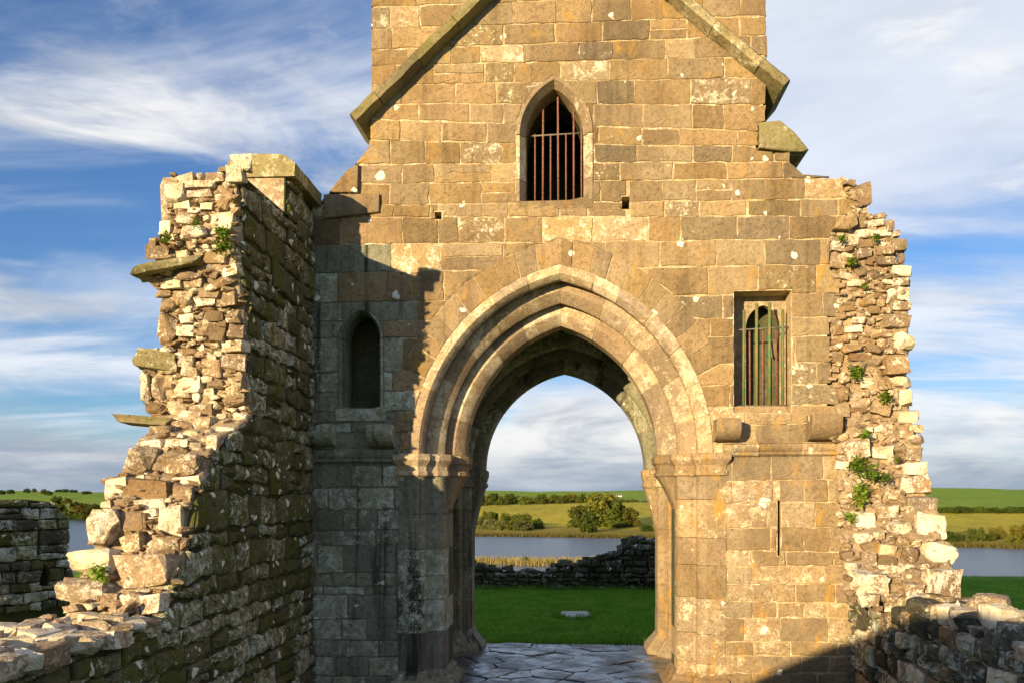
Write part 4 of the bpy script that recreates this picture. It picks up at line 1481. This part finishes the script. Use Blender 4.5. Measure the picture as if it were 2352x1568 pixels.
while y > -5.4:
    for j in range(3):
        x = XR + 0.12 + 0.28 * j + rng.uniform(-0.06, 0.06)
        w, d, h = rng.uniform(0.20, 0.40), rng.uniform(0.20, 0.42), rng.uniform(0.12, 0.26)
        rock(rw, (x, y + rng.uniform(-0.1, 0.1), 1.35 + h * 0.2 + rng.uniform(-0.01, 0.04)), (w, d, h), rng.choice(['rubble_pale', 'grey', 'rubble_pale', 'rubble']), rng, rng.choice(['block', 'round', 'chip']),
             (rng.uniform(-0.12, 0.12), rng.uniform(-0.12, 0.12), rng.uniform(-0.5, 0.5)), name='top_stone')
    y -= rng.uniform(0.20, 0.30)
for (x, yy, s) in ((4.25, -2.9, (0.42, 0.46, 0.30)), (4.0, -3.5, (0.36, 0.4, 0.26)), (4.3, -4.0, (0.4, 0.42, 0.28))):
    rock(rw, (x, yy, 1.50), s, 'rubble_pale', rng, 'round', (0.05, 0.08, 0.3), name='top_stone')

# ================================================================== wall beyond the arch
rng = random.Random(41)
bw = thing('ruined_wall', 'low dark dry rubble wall across the grass seen through the archway', 'wall', (0, 13.7, 0))
YB = 13.4
FB = Frame((0, YB, 0), (1, 0, 0), (0, 0, 1), (0, -1, 0))
topv = [(900, 1300), (1085, 1290), (1100, 1294), (1150, 1304), (1190, 1312), (1262, 1310), (1266, 1292), (1300, 1290), (1330, 1292), (1345, 1285), (1390, 1278), (1420, 1272), (1428, 1258), (1440, 1240), (1470, 1234), (1508, 1240), (1560, 1262), (1700, 1300)]
tp = [XZ(v[0], v[1], YB) for v in topv]
poly = [(tp[0][0], -0.2)] + tp + [(tp[-1][0], -0.2)]
extrude_region('rubble_core', [(x, z - 0.06) for x, z in poly], [], FB, -0.03, -0.75, M['mossy_core'], bw)
print('back facing', facing(poly[::-1], FB, bw, rng, 'facing_stone', ['mossy_dark'], tp[0][0], tp[-1][0], -0.05, 1.7, (0.09, 0.22), (0.13, 0.36), proud=0.16, minarea=0.006, rough=0.035, bevel=0.03))
for i in range(80):
    x = rng.uniform(tp[0][0] + 0.2, tp[-1][0] - 0.2)
    z = interp(tp, x)
    s = rng.uniform(0.14, 0.3)
    rock(bw, (x, YB + rng.uniform(0.05, 0.6), z - 0.02), (s * 1.3, s * 1.1, s * 0.7), 'mossy_dark', rng, rng.choice(['block', 'chip']), (rng.uniform(-0.3, 0.3), rng.uniform(-0.3, 0.3), rng.uniform(0, 3)), name='top_stone')

# ================================================================== dark wall at the far left
rng = random.Random(43)
fw_ = thing('ruined_wall', 'dark lichen-spotted rubble wall with a small arched gap at the far left edge', 'wall', (-10.5, 5.5, 0))
e0 = onY(160, 1300, 6.0)
du = Vector((0.43, 0.90, 0)).normalized()
dn = Vector((du.y, -du.x, 0))
O = Vector((e0.x, e0.y, 0))
FF = Frame(O, du, (0, 0, 1), dn)


def onF(vx, vy):
    d = ray(vx, vy)
    t = (O - CAM).dot(dn) / d.dot(dn)
    p = CAM + d * t
    return ((p - O).dot(du), p.z)


topf = [onF(*v) for v in [(-60, 1150), (0, 1152), (30, 1148), (60, 1146), (100, 1150), (128, 1152), (138, 1170), (158, 1185), (160, 1230), (158, 1290), (172, 1330)]]
pf = [topf[0]] + topf[1:] + [(topf[-1][0] + 0.3, -0.2), (topf[0][0], -0.2)]
gap_f = [onF(*v) for v in [(90, 1342), (112, 1342), (113, 1318), (107, 1302), (102, 1297), (95, 1310)]]
extrude_region('rubble_core', pf, [gap_f], FF, -0.05, -0.75, M['mossy_core'], fw_)
print('far left facing', facing(pf, FF, fw_, rng, 'facing_stone', ['grey', 'grey', 'mossy'], topf[0][0], 0.5, 0.3, 2.8, (0.17, 0.30), (0.26, 0.55), holes=[gap_f], proud=0.06, minarea=0.01))

# unseen wall added out of frame at left to shade the grass
shade_wall = thing('ruined_wall', 'unseen wall added outside the view at left to shade the grass', 'wall', (-12, -8, 0))
FS = Frame((0, -8, 0), (1, 0, 0), (0, 0, 1), (0, -1, 0))
extrude_region('rubble_core', [(-17, -0.2), (-9.2, -0.2), (-9.3, 5.6), (-10.0, 6.4), (-12, 7.2), (-14.5, 7.0), (-16.8, 6.0)], [], FS, 0.0, -0.8, M['grey'], shade_wall)

# ================================================================== slab on the grass
rng = random.Random(47)
q = [onZ(*v, 0.03) for v in [(1284, 1405), (1290, 1401), (1352, 1400), (1361, 1411), (1330, 1415), (1300, 1411)]]
fr = Frame((0, 0, 0), (1, 0, 0), (0, 1, 0), (0, 0, 1))
cx, cy = sum(p.x for p in q) / 6, sum(p.y for p in q) / 6
slab = block('grave_slab', [(p.x, p.y) for p in q], fr, stone('pale_slab', (0.30, 0.30, 0.29), (0.42, 0.42, 0.40), (0.18, 0.18, 0.17), lichen=0.6), None, rng, gap=0.0, bevel=0.02,
             front=0.022, depth=0.05, rough=0.02, step=0.25, bulge=0.01)
tag(slab, 'pale flat stone slab lying in the dark grass beyond the archway', 'stone slab')

# ================================================================== trees, hedges, reeds
rng = random.Random(53)
M['leaf_dark'] = leafmat('leaf_dark', (0.04, 0.065, 0.010), (0.08, 0.105, 0.016), 0.35)
M['leaf_mid'] = leafmat('leaf_mid', (0.065, 0.09, 0.012), (0.125, 0.135, 0.02), 0.35)
M['leaf_olive'] = leafmat('leaf_olive', (0.09, 0.105, 0.03), (0.15, 0.15, 0.055), 0.35)
M['leaf_gold'] = leafmat('leaf_gold', (0.10, 0.105, 0.014), (0.17, 0.135, 0.02), 0.35)
M['bark'] = simple('bark', (0.06, 0.045, 0.03), (0.10, 0.08, 0.055), 3.0, 0.9, 0.3)


def crown_mesh(name, seed, squash=1.0, nb=26, per=60, leaf=0.085, low=0.0):
    """unit crown (radius about 1, base z = 0) of many leaf-cluster faces round uneven limbs"""
    r = random.Random(seed)
    vs, fs = [], []
    blobs = []
    for _ in range(nb):
        a = r.uniform(0, 2 * math.pi)
        z = r.uniform(low, 1.0)
        rad = math.sqrt(max(0, 1 - (z * 1.05 - 0.42) ** 2 * 1.7)) * r.uniform(0.35, 0.80)
        blobs.append((Vector((rad * math.cos(a), rad * math.sin(a), 0.12 + z * 1.25 * squash)), r.uniform(0.20, 0.38)))
    for c, br in blobs:
        for _ in range(per):
            d = Vector((r.gauss(0, 1), r.gauss(0, 1), r.gauss(0, 1))).normalized()
            p = c + d * br * r.uniform(0.55, 1.05)
            n = (d + Vector((r.gauss(0, 0.5), r.gauss(0, 0.5), r.gauss(0, 0.5)))).normalized()
            t = n.orthogonal().normalized()
            b = n.cross(t)
            w = r.uniform(0, 6.28)
            t, b = t * math.cos(w) + b * math.sin(w), b * math.cos(w) - t * math.sin(w)
            s = leaf * r.uniform(0.5, 1.2)
            k = len(vs)
            vs += [p + t * s, p + b * s * 0.7, p - t * s, p - b * s * 0.7]
            fs.append((k, k + 1, k + 2, k + 3))
    return pymesh(name, vs, fs)


def trunk_mesh(name, seed, h=1.0):
    r = random.Random(seed)
    vs, fs = [], []

    def limb(a, b, r0, r1, n=6):
        d = (b - a).normalized()
        s = d.orthogonal().normalized()
        t = d.cross(s)
        k = len(vs)
        for p, rr in ((a, r0), ((a + b) / 2 + s * 0.02, (r0 + r1) / 2), (b, r1)):
            for i in range(n):
                w = 2 * math.pi * i / n
                vs.append(p + (s * math.cos(w) + t * math.sin(w)) * rr)
        for q in range(2):
            for i in range(n):
                j = (i + 1) % n
                fs.append((k + q * n + i, k + q * n + j, k + (q + 1) * n + j, k + (q + 1) * n + i))
    top = Vector((r.uniform(-0.05, 0.05), r.uniform(-0.05, 0.05), 0.75 * h))
    limb(Vector((0, 0, -0.15)), top, 0.075, 0.04)
    for _ in range(7):
        z = r.uniform(0.3, 0.75) * h
        a = r.uniform(0, 6.28)
        b = Vector((math.cos(a) * r.uniform(0.3, 0.6), math.sin(a) * r.uniform(0.3, 0.6), z + r.uniform(0.2, 0.5)))
        limb(Vector((top.x * z / (0.75 * h), top.y * z / (0.75 * h), z)), b, 0.035, 0.010, 5)
    return pymesh(name, vs, fs, True)


CROWNS = {}
for mk in ('leaf_dark', 'leaf_mid', 'leaf_olive', 'leaf_gold'):
    CROWNS[mk] = []
    for i in range(4):
        me = crown_mesh('crown', 900 + 17 * i + len(mk), 1.0, 34, 110, 0.078)
        me.materials.append(M[mk])
        CROWNS[mk].append(me)
TRUNKS = []
for i in range(3):
    me = trunk_mesh('trunk', 60 + i)
    me.materials.append(M['bark'])
    TRUNKS.append(me)


def tree(name, x, y, w, h, mk, label, cat, group=None, z=None, gapz=0.0):
    z = ground_h(x, y) if z is None else z
    root = thing(name, label, cat, (x, y, z), group)
    t = bpy.data.objects.new('trunk', rng.choice(TRUNKS))
    t.scale = (w * 0.5, w * 0.5, h * 0.72)
    COL.objects.link(t)
    t.parent = root
    c = bpy.data.objects.new('crown', rng.choice(CROWNS[mk]))
    c.scale = (w * 0.64, w * 0.64, h * (0.63 - gapz))
    c.location = (0, 0, h * gapz - 0.12 * h)
    c.rotation_euler = (0, 0, rng.uniform(0, 6.28))
    COL.objects.link(c)
    c.parent = root
    return root


ORD = ['first', 'second', 'third', 'fourth', 'fifth', 'sixth', 'seventh', 'eighth', 'ninth', 'tenth', 'eleventh', 'twelfth', 'thirteenth', 'fourteenth', 'fifteenth', 'sixteenth',
       'seventeenth', 'eighteenth', 'nineteenth', 'twentieth', 'twenty-first', 'twenty-second', 'twenty-third']
LB6 = ['green tree at mid slope just right of the dark wall top', 'dark tree at the waterline nearest the dark wall', 'pale green rounded tree at the waterline below the left hill',
       'dark tree right of the pale rounded one below the left hill', 'brown tree on the slope above the pale rounded one, left hill', 'dark waterline tree in the middle of the left hill group',
       'tall dark waterline tree second from the ragged wall, left hill', 'green waterline tree half hidden by the ragged wall, left hill', 'brown tree at mid slope in the middle of the left hill group',
       'dark mid-slope tree beside the ragged wall, left hill', 'uppermost dark tree on the slope above the dark wall', 'brown tree just below the uppermost one on the left hill']


def ground_at(vx, vy, d0=250, d1=1400):
    """first point of the far shore on the line of sight"""
    d = d0
    while d < d1:
        p = atD(vx, vy, d)
        if p.z <= ground_h(p.x, p.y):
            return p
        d += 4
    return atD(vx, vy, d1)


def vtree(vx, vbase, vtop, wpx, mk, label, cat, name='tree', group=None, D=None):
    p = ground_at(vx, vbase) if D is None else atD(vx, vbase, D)
    t = (p - CAM).dot(FV)
    h = (vbase - vtop) * t / F
    w = wpx * t / F
    return tree(name, p.x, p.y, w, h * 1.05, mk, label, cat, group, z=ground_h(p.x, p.y) if D is None else p.z)


def z6(x, y):           # zoom of the view through the arch -> photo measure
    return ((1080 + x * 480 / 2352) / 1.0204, (1130 + y * 480 / 2352) / 1.0204)


# the big clump right of centre
G1 = 'trees of the large clump on the far shore'
for (x, yb, yt, w, mk, lb) in (
        (1640, 500, 112, 480, 'leaf_gold', 'tall golden-green tree crowning the large clump across the lake'),
        (1395, 510, 250, 300, 'leaf_mid', 'leftmost broad tree of the large clump across the lake'),
        (1480, 575, 320, 190, 'leaf_dark', 'dark small tree standing in front of the large clump across the lake'),
        (1590, 505, 210, 270, 'leaf_mid', 'olive tree in the middle front of the large clump across the lake'),
        (1770, 505, 190, 300, 'leaf_mid', 'tree right of the tallest one in the large clump across the lake'),
        (1900, 505, 280, 290, 'leaf_gold', 'rightmost tree of the large clump, casting a shadow on the field'),
        (1780, 520, 420, 190, 'leaf_mid', 'low bush at the foot of the large clump across the lake')):
    v = z6(x, yb)
    vtree(v[0], v[1], z6(x, yt)[1], w * 0.2, mk, lb, 'tree', group=G1)
v = z6(2130, 555)
vtree(v[0], v[1], z6(0, 480)[1], 165 * 0.2, 'leaf_dark', 'single dark round bush on the shore right of the large clump', 'bush', 'bush')
# shrubby wood left of centre
G2 = 'shrubs of the low wood on the far shore'
for (x, yb, yt, w, mk, lb) in (
        (280, 500, 320, 110, 'leaf_mid', 'taller shrub at the back left of the low wood across the lake'),
        (385, 500, 310, 120, 'leaf_mid', 'tallest rounded shrub at the back of the low wood across the lake'),
        (180, 510, 375, 150, 'leaf_mid', 'shrub at the left end of the low wood by the arch jamb'),
        (250, 520, 400, 180, 'leaf_olive', 'grey-olive willow shrub near the left end of the low wood'),
        (330, 530, 415, 170, 'leaf_olive', 'pale willow shrub second from the left in the low wood front'),
        (450, 545, 420, 170, 'leaf_olive', 'pale willow shrub in the middle front of the low wood'),
        (530, 500, 335, 140, 'leaf_mid', 'shrub below the thin bare tree in the low wood'),
        (590, 545, 430, 170, 'leaf_mid', 'green shrub in the front of the low wood, right of its middle'),
        (640, 500, 345, 170, 'leaf_mid', 'rounded shrub behind the right half of the low wood'),
        (730, 510, 340, 180, 'leaf_mid', 'broad dark-topped shrub at the back right of the low wood'),
        (720, 548, 425, 200, 'leaf_olive', 'silvery willow shrub at the right front of the low wood'),
        (870, 525, 395, 150, 'leaf_dark', 'dark shrub at the right end of the low wood across the lake')):
    v = z6(x, yb)
    vtree(v[0], v[1], z6(x, yt)[1], w * 0.2, mk, lb, 'shrub', 'shrub', group=G2)
# tree line along the top of the field
G3 = 'trees in the line along the top of the golden field'
xs = [235, 300, 385, 470, 540, 620, 720, 780, 850, 930, 1000, 1080, 1160, 1250, 1320, 1390, 1470, 1560, 1900, 1980, 2060, 2140, 2200]
hs = [140, 140, 125, 160, 120, 135, 150, 155, 180, 130, 150, 140, 140, 120, 130, 130, 140, 140, 190, 195, 210, 215, 215]
for i, (x, yt) in enumerate(zip(xs, hs)):
    v = z6(x, 246 if x < 1700 else 268)
    vtree(v[0], v[1] + 3, z6(x, yt - 12)[1], 135 * 0.2, ['leaf_mid', 'leaf_gold', 'leaf_dark'][i % 3 if i % 4 else 0],
          ORD[i] + ' tree from the left in the line along the top of the golden field', 'tree', group=G3, D=640 + 20 * (i % 3))
# right bank
G4 = 'shrubs along the right bank of the lake'


def zr(x, y):
    return ((2100 + x * 300 / 1568) / 1.0204, (1120 + y * 300 / 1568) / 1.0204)


for (x, yb, yt, w, mk, lb) in (
        (690, 780, 640, 240, 'leaf_dark', 'low shrub beside the ragged stones at the left end of the right bank'),
        (790, 780, 660, 200, 'leaf_olive', 'low shrub second from the left on the right bank'),
        (915, 775, 605, 130, 'leaf_dark', 'pointed dark shrub in the middle of the right bank'),
        (1010, 770, 580, 130, 'leaf_dark', 'tallest pointed dark shrub on the right bank'),
        (1085, 765, 670, 120, 'leaf_dark', 'low dark shrub right of the pointed pair on the right bank'),
        (1170, 765, 650, 130, 'leaf_mid', 'yellow-green shrub in front of the brown tree on the right bank'),
        (1230, 740, 570, 180, 'leaf_gold', 'brown rounded tree on the right bank'),
        (1435, 825, 680, 180, 'leaf_mid', 'bright green bush nearest the water at the right edge'),
        (1520, 780, 535, 230, 'leaf_gold', 'large brown tree cut by the right picture edge')):
    v = zr(x, yb)
    vtree(v[0], v[1], zr(x, yt)[1], w * 0.19, mk, lb, 'shrub', 'shrub', group=G4)
# hedge on the right slope: a row of bushes grown together
hd = thing('hedge', 'long dark clipped hedge between the golden and green fields at right', 'hedge', (0, 0, 0))
for i in range(26):
    v = zr(500 + i * 45, 425 + (i % 3) * 2)
    p = ground_at(v[0], v[1], 300, 900)
    t = (p - CAM).dot(FV)
    c = bpy.data.objects.new('hedge_bush', rng.choice(CROWNS['leaf_dark']))
    c.location = p - Vector((0, 0, 0.3))
    c.scale = (70 * 0.19 * t / F, 60 * 0.19 * t / F, rng.uniform(60, 82) * 0.19 * t / F / 1.35)
    c.rotation_euler = (0, 0, rng.uniform(0, 6))
    COL.objects.link(c)
    c.parent = hd
# left hill
G5 = 'trees on the hill at far left'


def zl(x, y):
    return (x * 300 / 1568 / 1.0204, (1120 + y * 300 / 1568) / 1.0204)


for i, (x, yb, yt, w, mk) in enumerate(((20, 190, 135, 90, 'leaf_dark'), (130, 180, 130, 80, 'leaf_dark'), (330, 170, 115, 70, 'leaf_dark'), (420, 165, 115, 50, 'leaf_dark'), (540, 185, 120, 80, 'leaf_dark'),
                                 (600, 200, 140, 80, 'leaf_dark'), (720, 165, 135, 90, 'leaf_dark'), (800, 165, 125, 80, 'leaf_dark'), (900, 170, 130, 90, 'leaf_dark'), (1060, 190, 155, 120, 'leaf_dark'))):
    v = zl(x, yb)
    vtree(v[0], v[1], zl(x, yt)[1], w * 0.19, mk, ORD[i] + ' dark tree from the left on the skyline of the far left hill', 'tree', group=G5, D=880)
G6 = 'trees at the water below the left hill'
for i, (x, yb, yt, w, mk) in enumerate(((760, 400, 290, 130, 'leaf_mid'), (830, 500, 390, 110, 'leaf_dark'), (890, 510, 385, 130, 'leaf_mid'), (960, 505, 360, 120, 'leaf_dark'), (930, 380, 270, 150, 'leaf_gold'), (1030, 505, 380, 130, 'leaf_dark'),
                                 (1090, 500, 340, 140, 'leaf_dark'), (1180, 500, 320, 150, 'leaf_mid'), (1020, 400, 290, 150, 'leaf_gold'), (1150, 400, 300, 140, 'leaf_dark'), (700, 300, 200, 120, 'leaf_dark'), (820, 300, 225, 110, 'leaf_gold'))):
    v = zl(x, yb)
    vtree(v[0], v[1], zl(x, yt)[1], w * 0.19, mk, LB6[i], 'tree', group=G6, D=640 - i * 2)


def reeds(name, pts, n, h0, h1, w, mat, label):
    vs, fs = [], []
    for _ in range(n):
        x, y, z = pts()
        h = rng.uniform(h0, h1)
        a = rng.uniform(0, 3.14)
        dx, dy = math.cos(a) * w, math.sin(a) * w
        lx, ly = rng.gauss(0, 0.12) * h, rng.gauss(0, 0.12) * h
        k = len(vs)
        vs += [(x - dx, y - dy, z), (x + dx, y + dy, z), (x + lx + dx * 0.2, y + ly + dy * 0.2, z + h), (x + lx - dx * 0.2, y + ly - dy * 0.2, z + h)]
        fs.append((k, k + 1, k + 2, k + 3))
    o = obj(name, pymesh(name, vs, fs), mat)
    return tag(o, label, 'reeds', kind='stuff')


M['reed'] = leafmat('dry_reed', (0.24, 0.19, 0.07), (0.18, 0.16, 0.05), 0.3, 0.2)
M['reed_far'] = leafmat('green_reed', (0.11, 0.095, 0.022), (0.085, 0.085, 0.018), 0.1, 0.2)


def near_pt():
    x = rng.uniform(-60, 60)
    y = 200 + rng.uniform(-4, 10) + 3 * noise.noise(Vector((x * 0.05, 0, 0)))
    return x, y, LAKE - 0.3


reeds('reed_bed', near_pt, 9000, 1.2, 2.0, 0.09, M['reed'], 'tan reeds at the near lake shore above the low dark wall')


def far_pt():
    x = rng.uniform(-110, 230)
    return x, shore(x) + rng.uniform(-9, 5), LAKE - 0.2


reeds('reed_bed', far_pt, 16000, 1.0, 2.0, 0.14, M['reed_far'], 'olive band of reeds along the far lake shore')
v = z6(738, 905)
p = atD(v[0], v[1], 215)
tree('bush', p.x, p.y, 78 * 0.2 * 215 / F, 80 * 0.2 * 215 / F, 'leaf_olive', 'small lone round bush in the tan reeds above the low wall', 'bush', z=LAKE + 0.2)

M['blade'] = leafmat('grass_blade', (0.095, 0.22, 0.015), (0.18, 0.30, 0.028), 1.5, 0.3)


def lawn_pt():
    if rng.random() < 0.62:
        x, y = rng.uniform(-2.6, 3.4), rng.uniform(3.9, 13.3)
    else:
        y = rng.uniform(6, 21)
        x = rng.uniform(0.36, 0.56) * (y + 11.7) + 0.3
    return x, y, ground_h(x, y) - 0.01


g = reeds('grass', lawn_pt, 90000, 0.03, 0.075, 0.007, M['blade'], 'short green lawn grass behind the priory')
g['category'] = 'grass'


def rank_pt():
    k = rng.random()
    if k < 0.6:
        x, y = rng.uniform(-4.5, 6.0), 13.36 - abs(rng.gauss(0, 0.12))
    elif k < 0.85:
        x, y = rng.uniform(-2.4, 2.4), 3.92 + abs(rng.gauss(0, 0.10))
    else:
        a = rng.uniform(0, 6.28)
        x, y = cx + 0.42 * math.cos(a) + rng.gauss(0, 0.05), cy + 0.62 * math.sin(a) + rng.gauss(0, 0.05)
    return x, y, ground_h(x, y) - 0.01


g = reeds('grass', rank_pt, 5000, 0.06, 0.17, 0.008, M['blade'], 'longer rank grass along the foot of the low dark wall')
g['category'] = 'grass'

# white cottages far off
M['white_wall'] = simple('white_render', (0.75, 0.75, 0.72), (0.8, 0.8, 0.78), 0.5, 0.8, 0.0)
M['slate'] = simple('slate_roof', (0.12, 0.12, 0.13), (0.16, 0.16, 0.17), 0.5, 0.7, 0.0)
for (x, y, D, lb) in ((1995, 178, 1250, 'tiny white cottage on the far hill right of the large clump'), (1803, 148, 1150, 'tiny white cottage beside the top of the large clump')):
    v = z6(x, y)
    p = atD(v[0], v[1], D)
    h = thing('cottage', lb, 'house', (p.x, p.y, p.z - 3.0), 'white cottages on the far hills')
    obj('wall', box_mesh('wall', -5, 5, -3, 3, -6, 3.0), M['white_wall'], h)
    obj('roof', pymesh('roof', [(-5.2, -3.3, 2.9), (5.2, -3.3, 2.9), (5.2, 3.3, 2.9), (-5.2, 3.3, 2.9), (-5.2, 0, 5.2), (5.2, 0, 5.2)],
        [(0, 1, 5, 4), (2, 3, 4, 5), (1, 2, 5), (3, 0, 4), (3, 2, 1, 0)]), M['slate'], h)

# ================================================================== ferns and tufts growing in the masonry
M['fern'] = leafmat('fern_green', (0.14, 0.24, 0.02), (0.23, 0.30, 0.04), 6.0, 0.3)


def tuft(pos, size, label, n=95, droop=0.5, out=Vector((0, -1, 0))):
    vs, fs = [], []
    for _ in range(n):
        a = rng.uniform(-1.5, 1.5)
        el = rng.uniform(-0.5, 1.3)
        d = (Vector((math.sin(a), 0, 0)) + out * math.cos(a) * 0.8 + Vector((0, 0, el))).normalized()
        L = size * rng.uniform(0.25, 0.7)
        s = d.cross(Vector((0, 0, 1)))
        s = s.normalized() if s.length > 0.01 else Vector((1, 0, 0))
        w = size * rng.uniform(0.07, 0.15)
        b = Vector((rng.gauss(0, 0.26), rng.gauss(0, 0.06), rng.gauss(0, 0.26))) * size
        m1 = b + d * L * 0.55
        tip = b + d * L - Vector((0, 0, droop * L * 0.35))
        k = len(vs)
        vs += [b - s * w * 0.4, b + s * w * 0.4, m1 + s * w, tip, m1 - s * w]
        fs += [(k, k + 1, k + 2, k + 4), (k + 4, k + 2, k + 3)]
    vs = [v * 0.85 for v in vs]
    o = obj('fern_tuft', pymesh('fern_tuft', vs, fs), M['fern'])
    o.location = pos
    tag(o, label, 'fern', 'ferns rooted in the broken masonry')


for (v, s, lb) in ((c1(460, 600), 0.12, 'small fern left of centre high on the left ragged wall end'), (c1(745, 575), 0.14, 'fern under the big white stone near the top of the left ragged end'),
                   (c1(755, 650), 0.16, 'fern at the shaded edge in the upper left ragged end'), (c1(610, 525), 0.09, 'tiny fern under the white slab high on the left ragged end'), (c2(565, 985), 0.17, 'grassy tuft between boulders low on the left ragged end')):
    tuft(on_end(*v) + Vector((0, -0.14, 0)), s, lb)
for (v, s, lb) in ((c5(940, 535), 0.13, 'fern beside the projecting white stone on the right ragged wall'), (c5(960, 1150), 0.19, 'fern beside the ashlar edge midway up the right ragged wall'), (c5(1075, 395), 0.11, 'small fern near the top of the right ragged wall'), (c5(885, 405), 0.10, 'thin fern sprig left of the top of the right rubble'),
                   (c5(1125, 1290), 0.17, 'loose fern in the middle of the right ragged wall'), (c5(1015, 1500), 0.15, 'fern just above the projecting block on the right'), (c5(1005, 670), 0.08, 'tiny fern sprig in the upper right rubble'), (c6(1215, 350), 0.22, 'bright fern hanging under the projecting block on the right'), (c6(1290, 395), 0.20, 'bright fern patch right of the one under the block'),
                   (c6(1370, 415), 0.14, 'rightmost fern of the bright patch on the right wall'), (c6(1235, 480), 0.20, 'fern in the upper part of the lower bright patch'), (c6(1215, 540), 0.20, 'fern low in the bright green patch on the right wall'), (c6(1165, 630), 0.13, 'small low fern at the edge of the ashlar on the right'), (c6(1435, 305), 0.09, 'tiny yellow-green sprig beside the right edge stones')):
    tuft(on_endR(*v) + Vector((0, -0.13, 0)), s, lb)
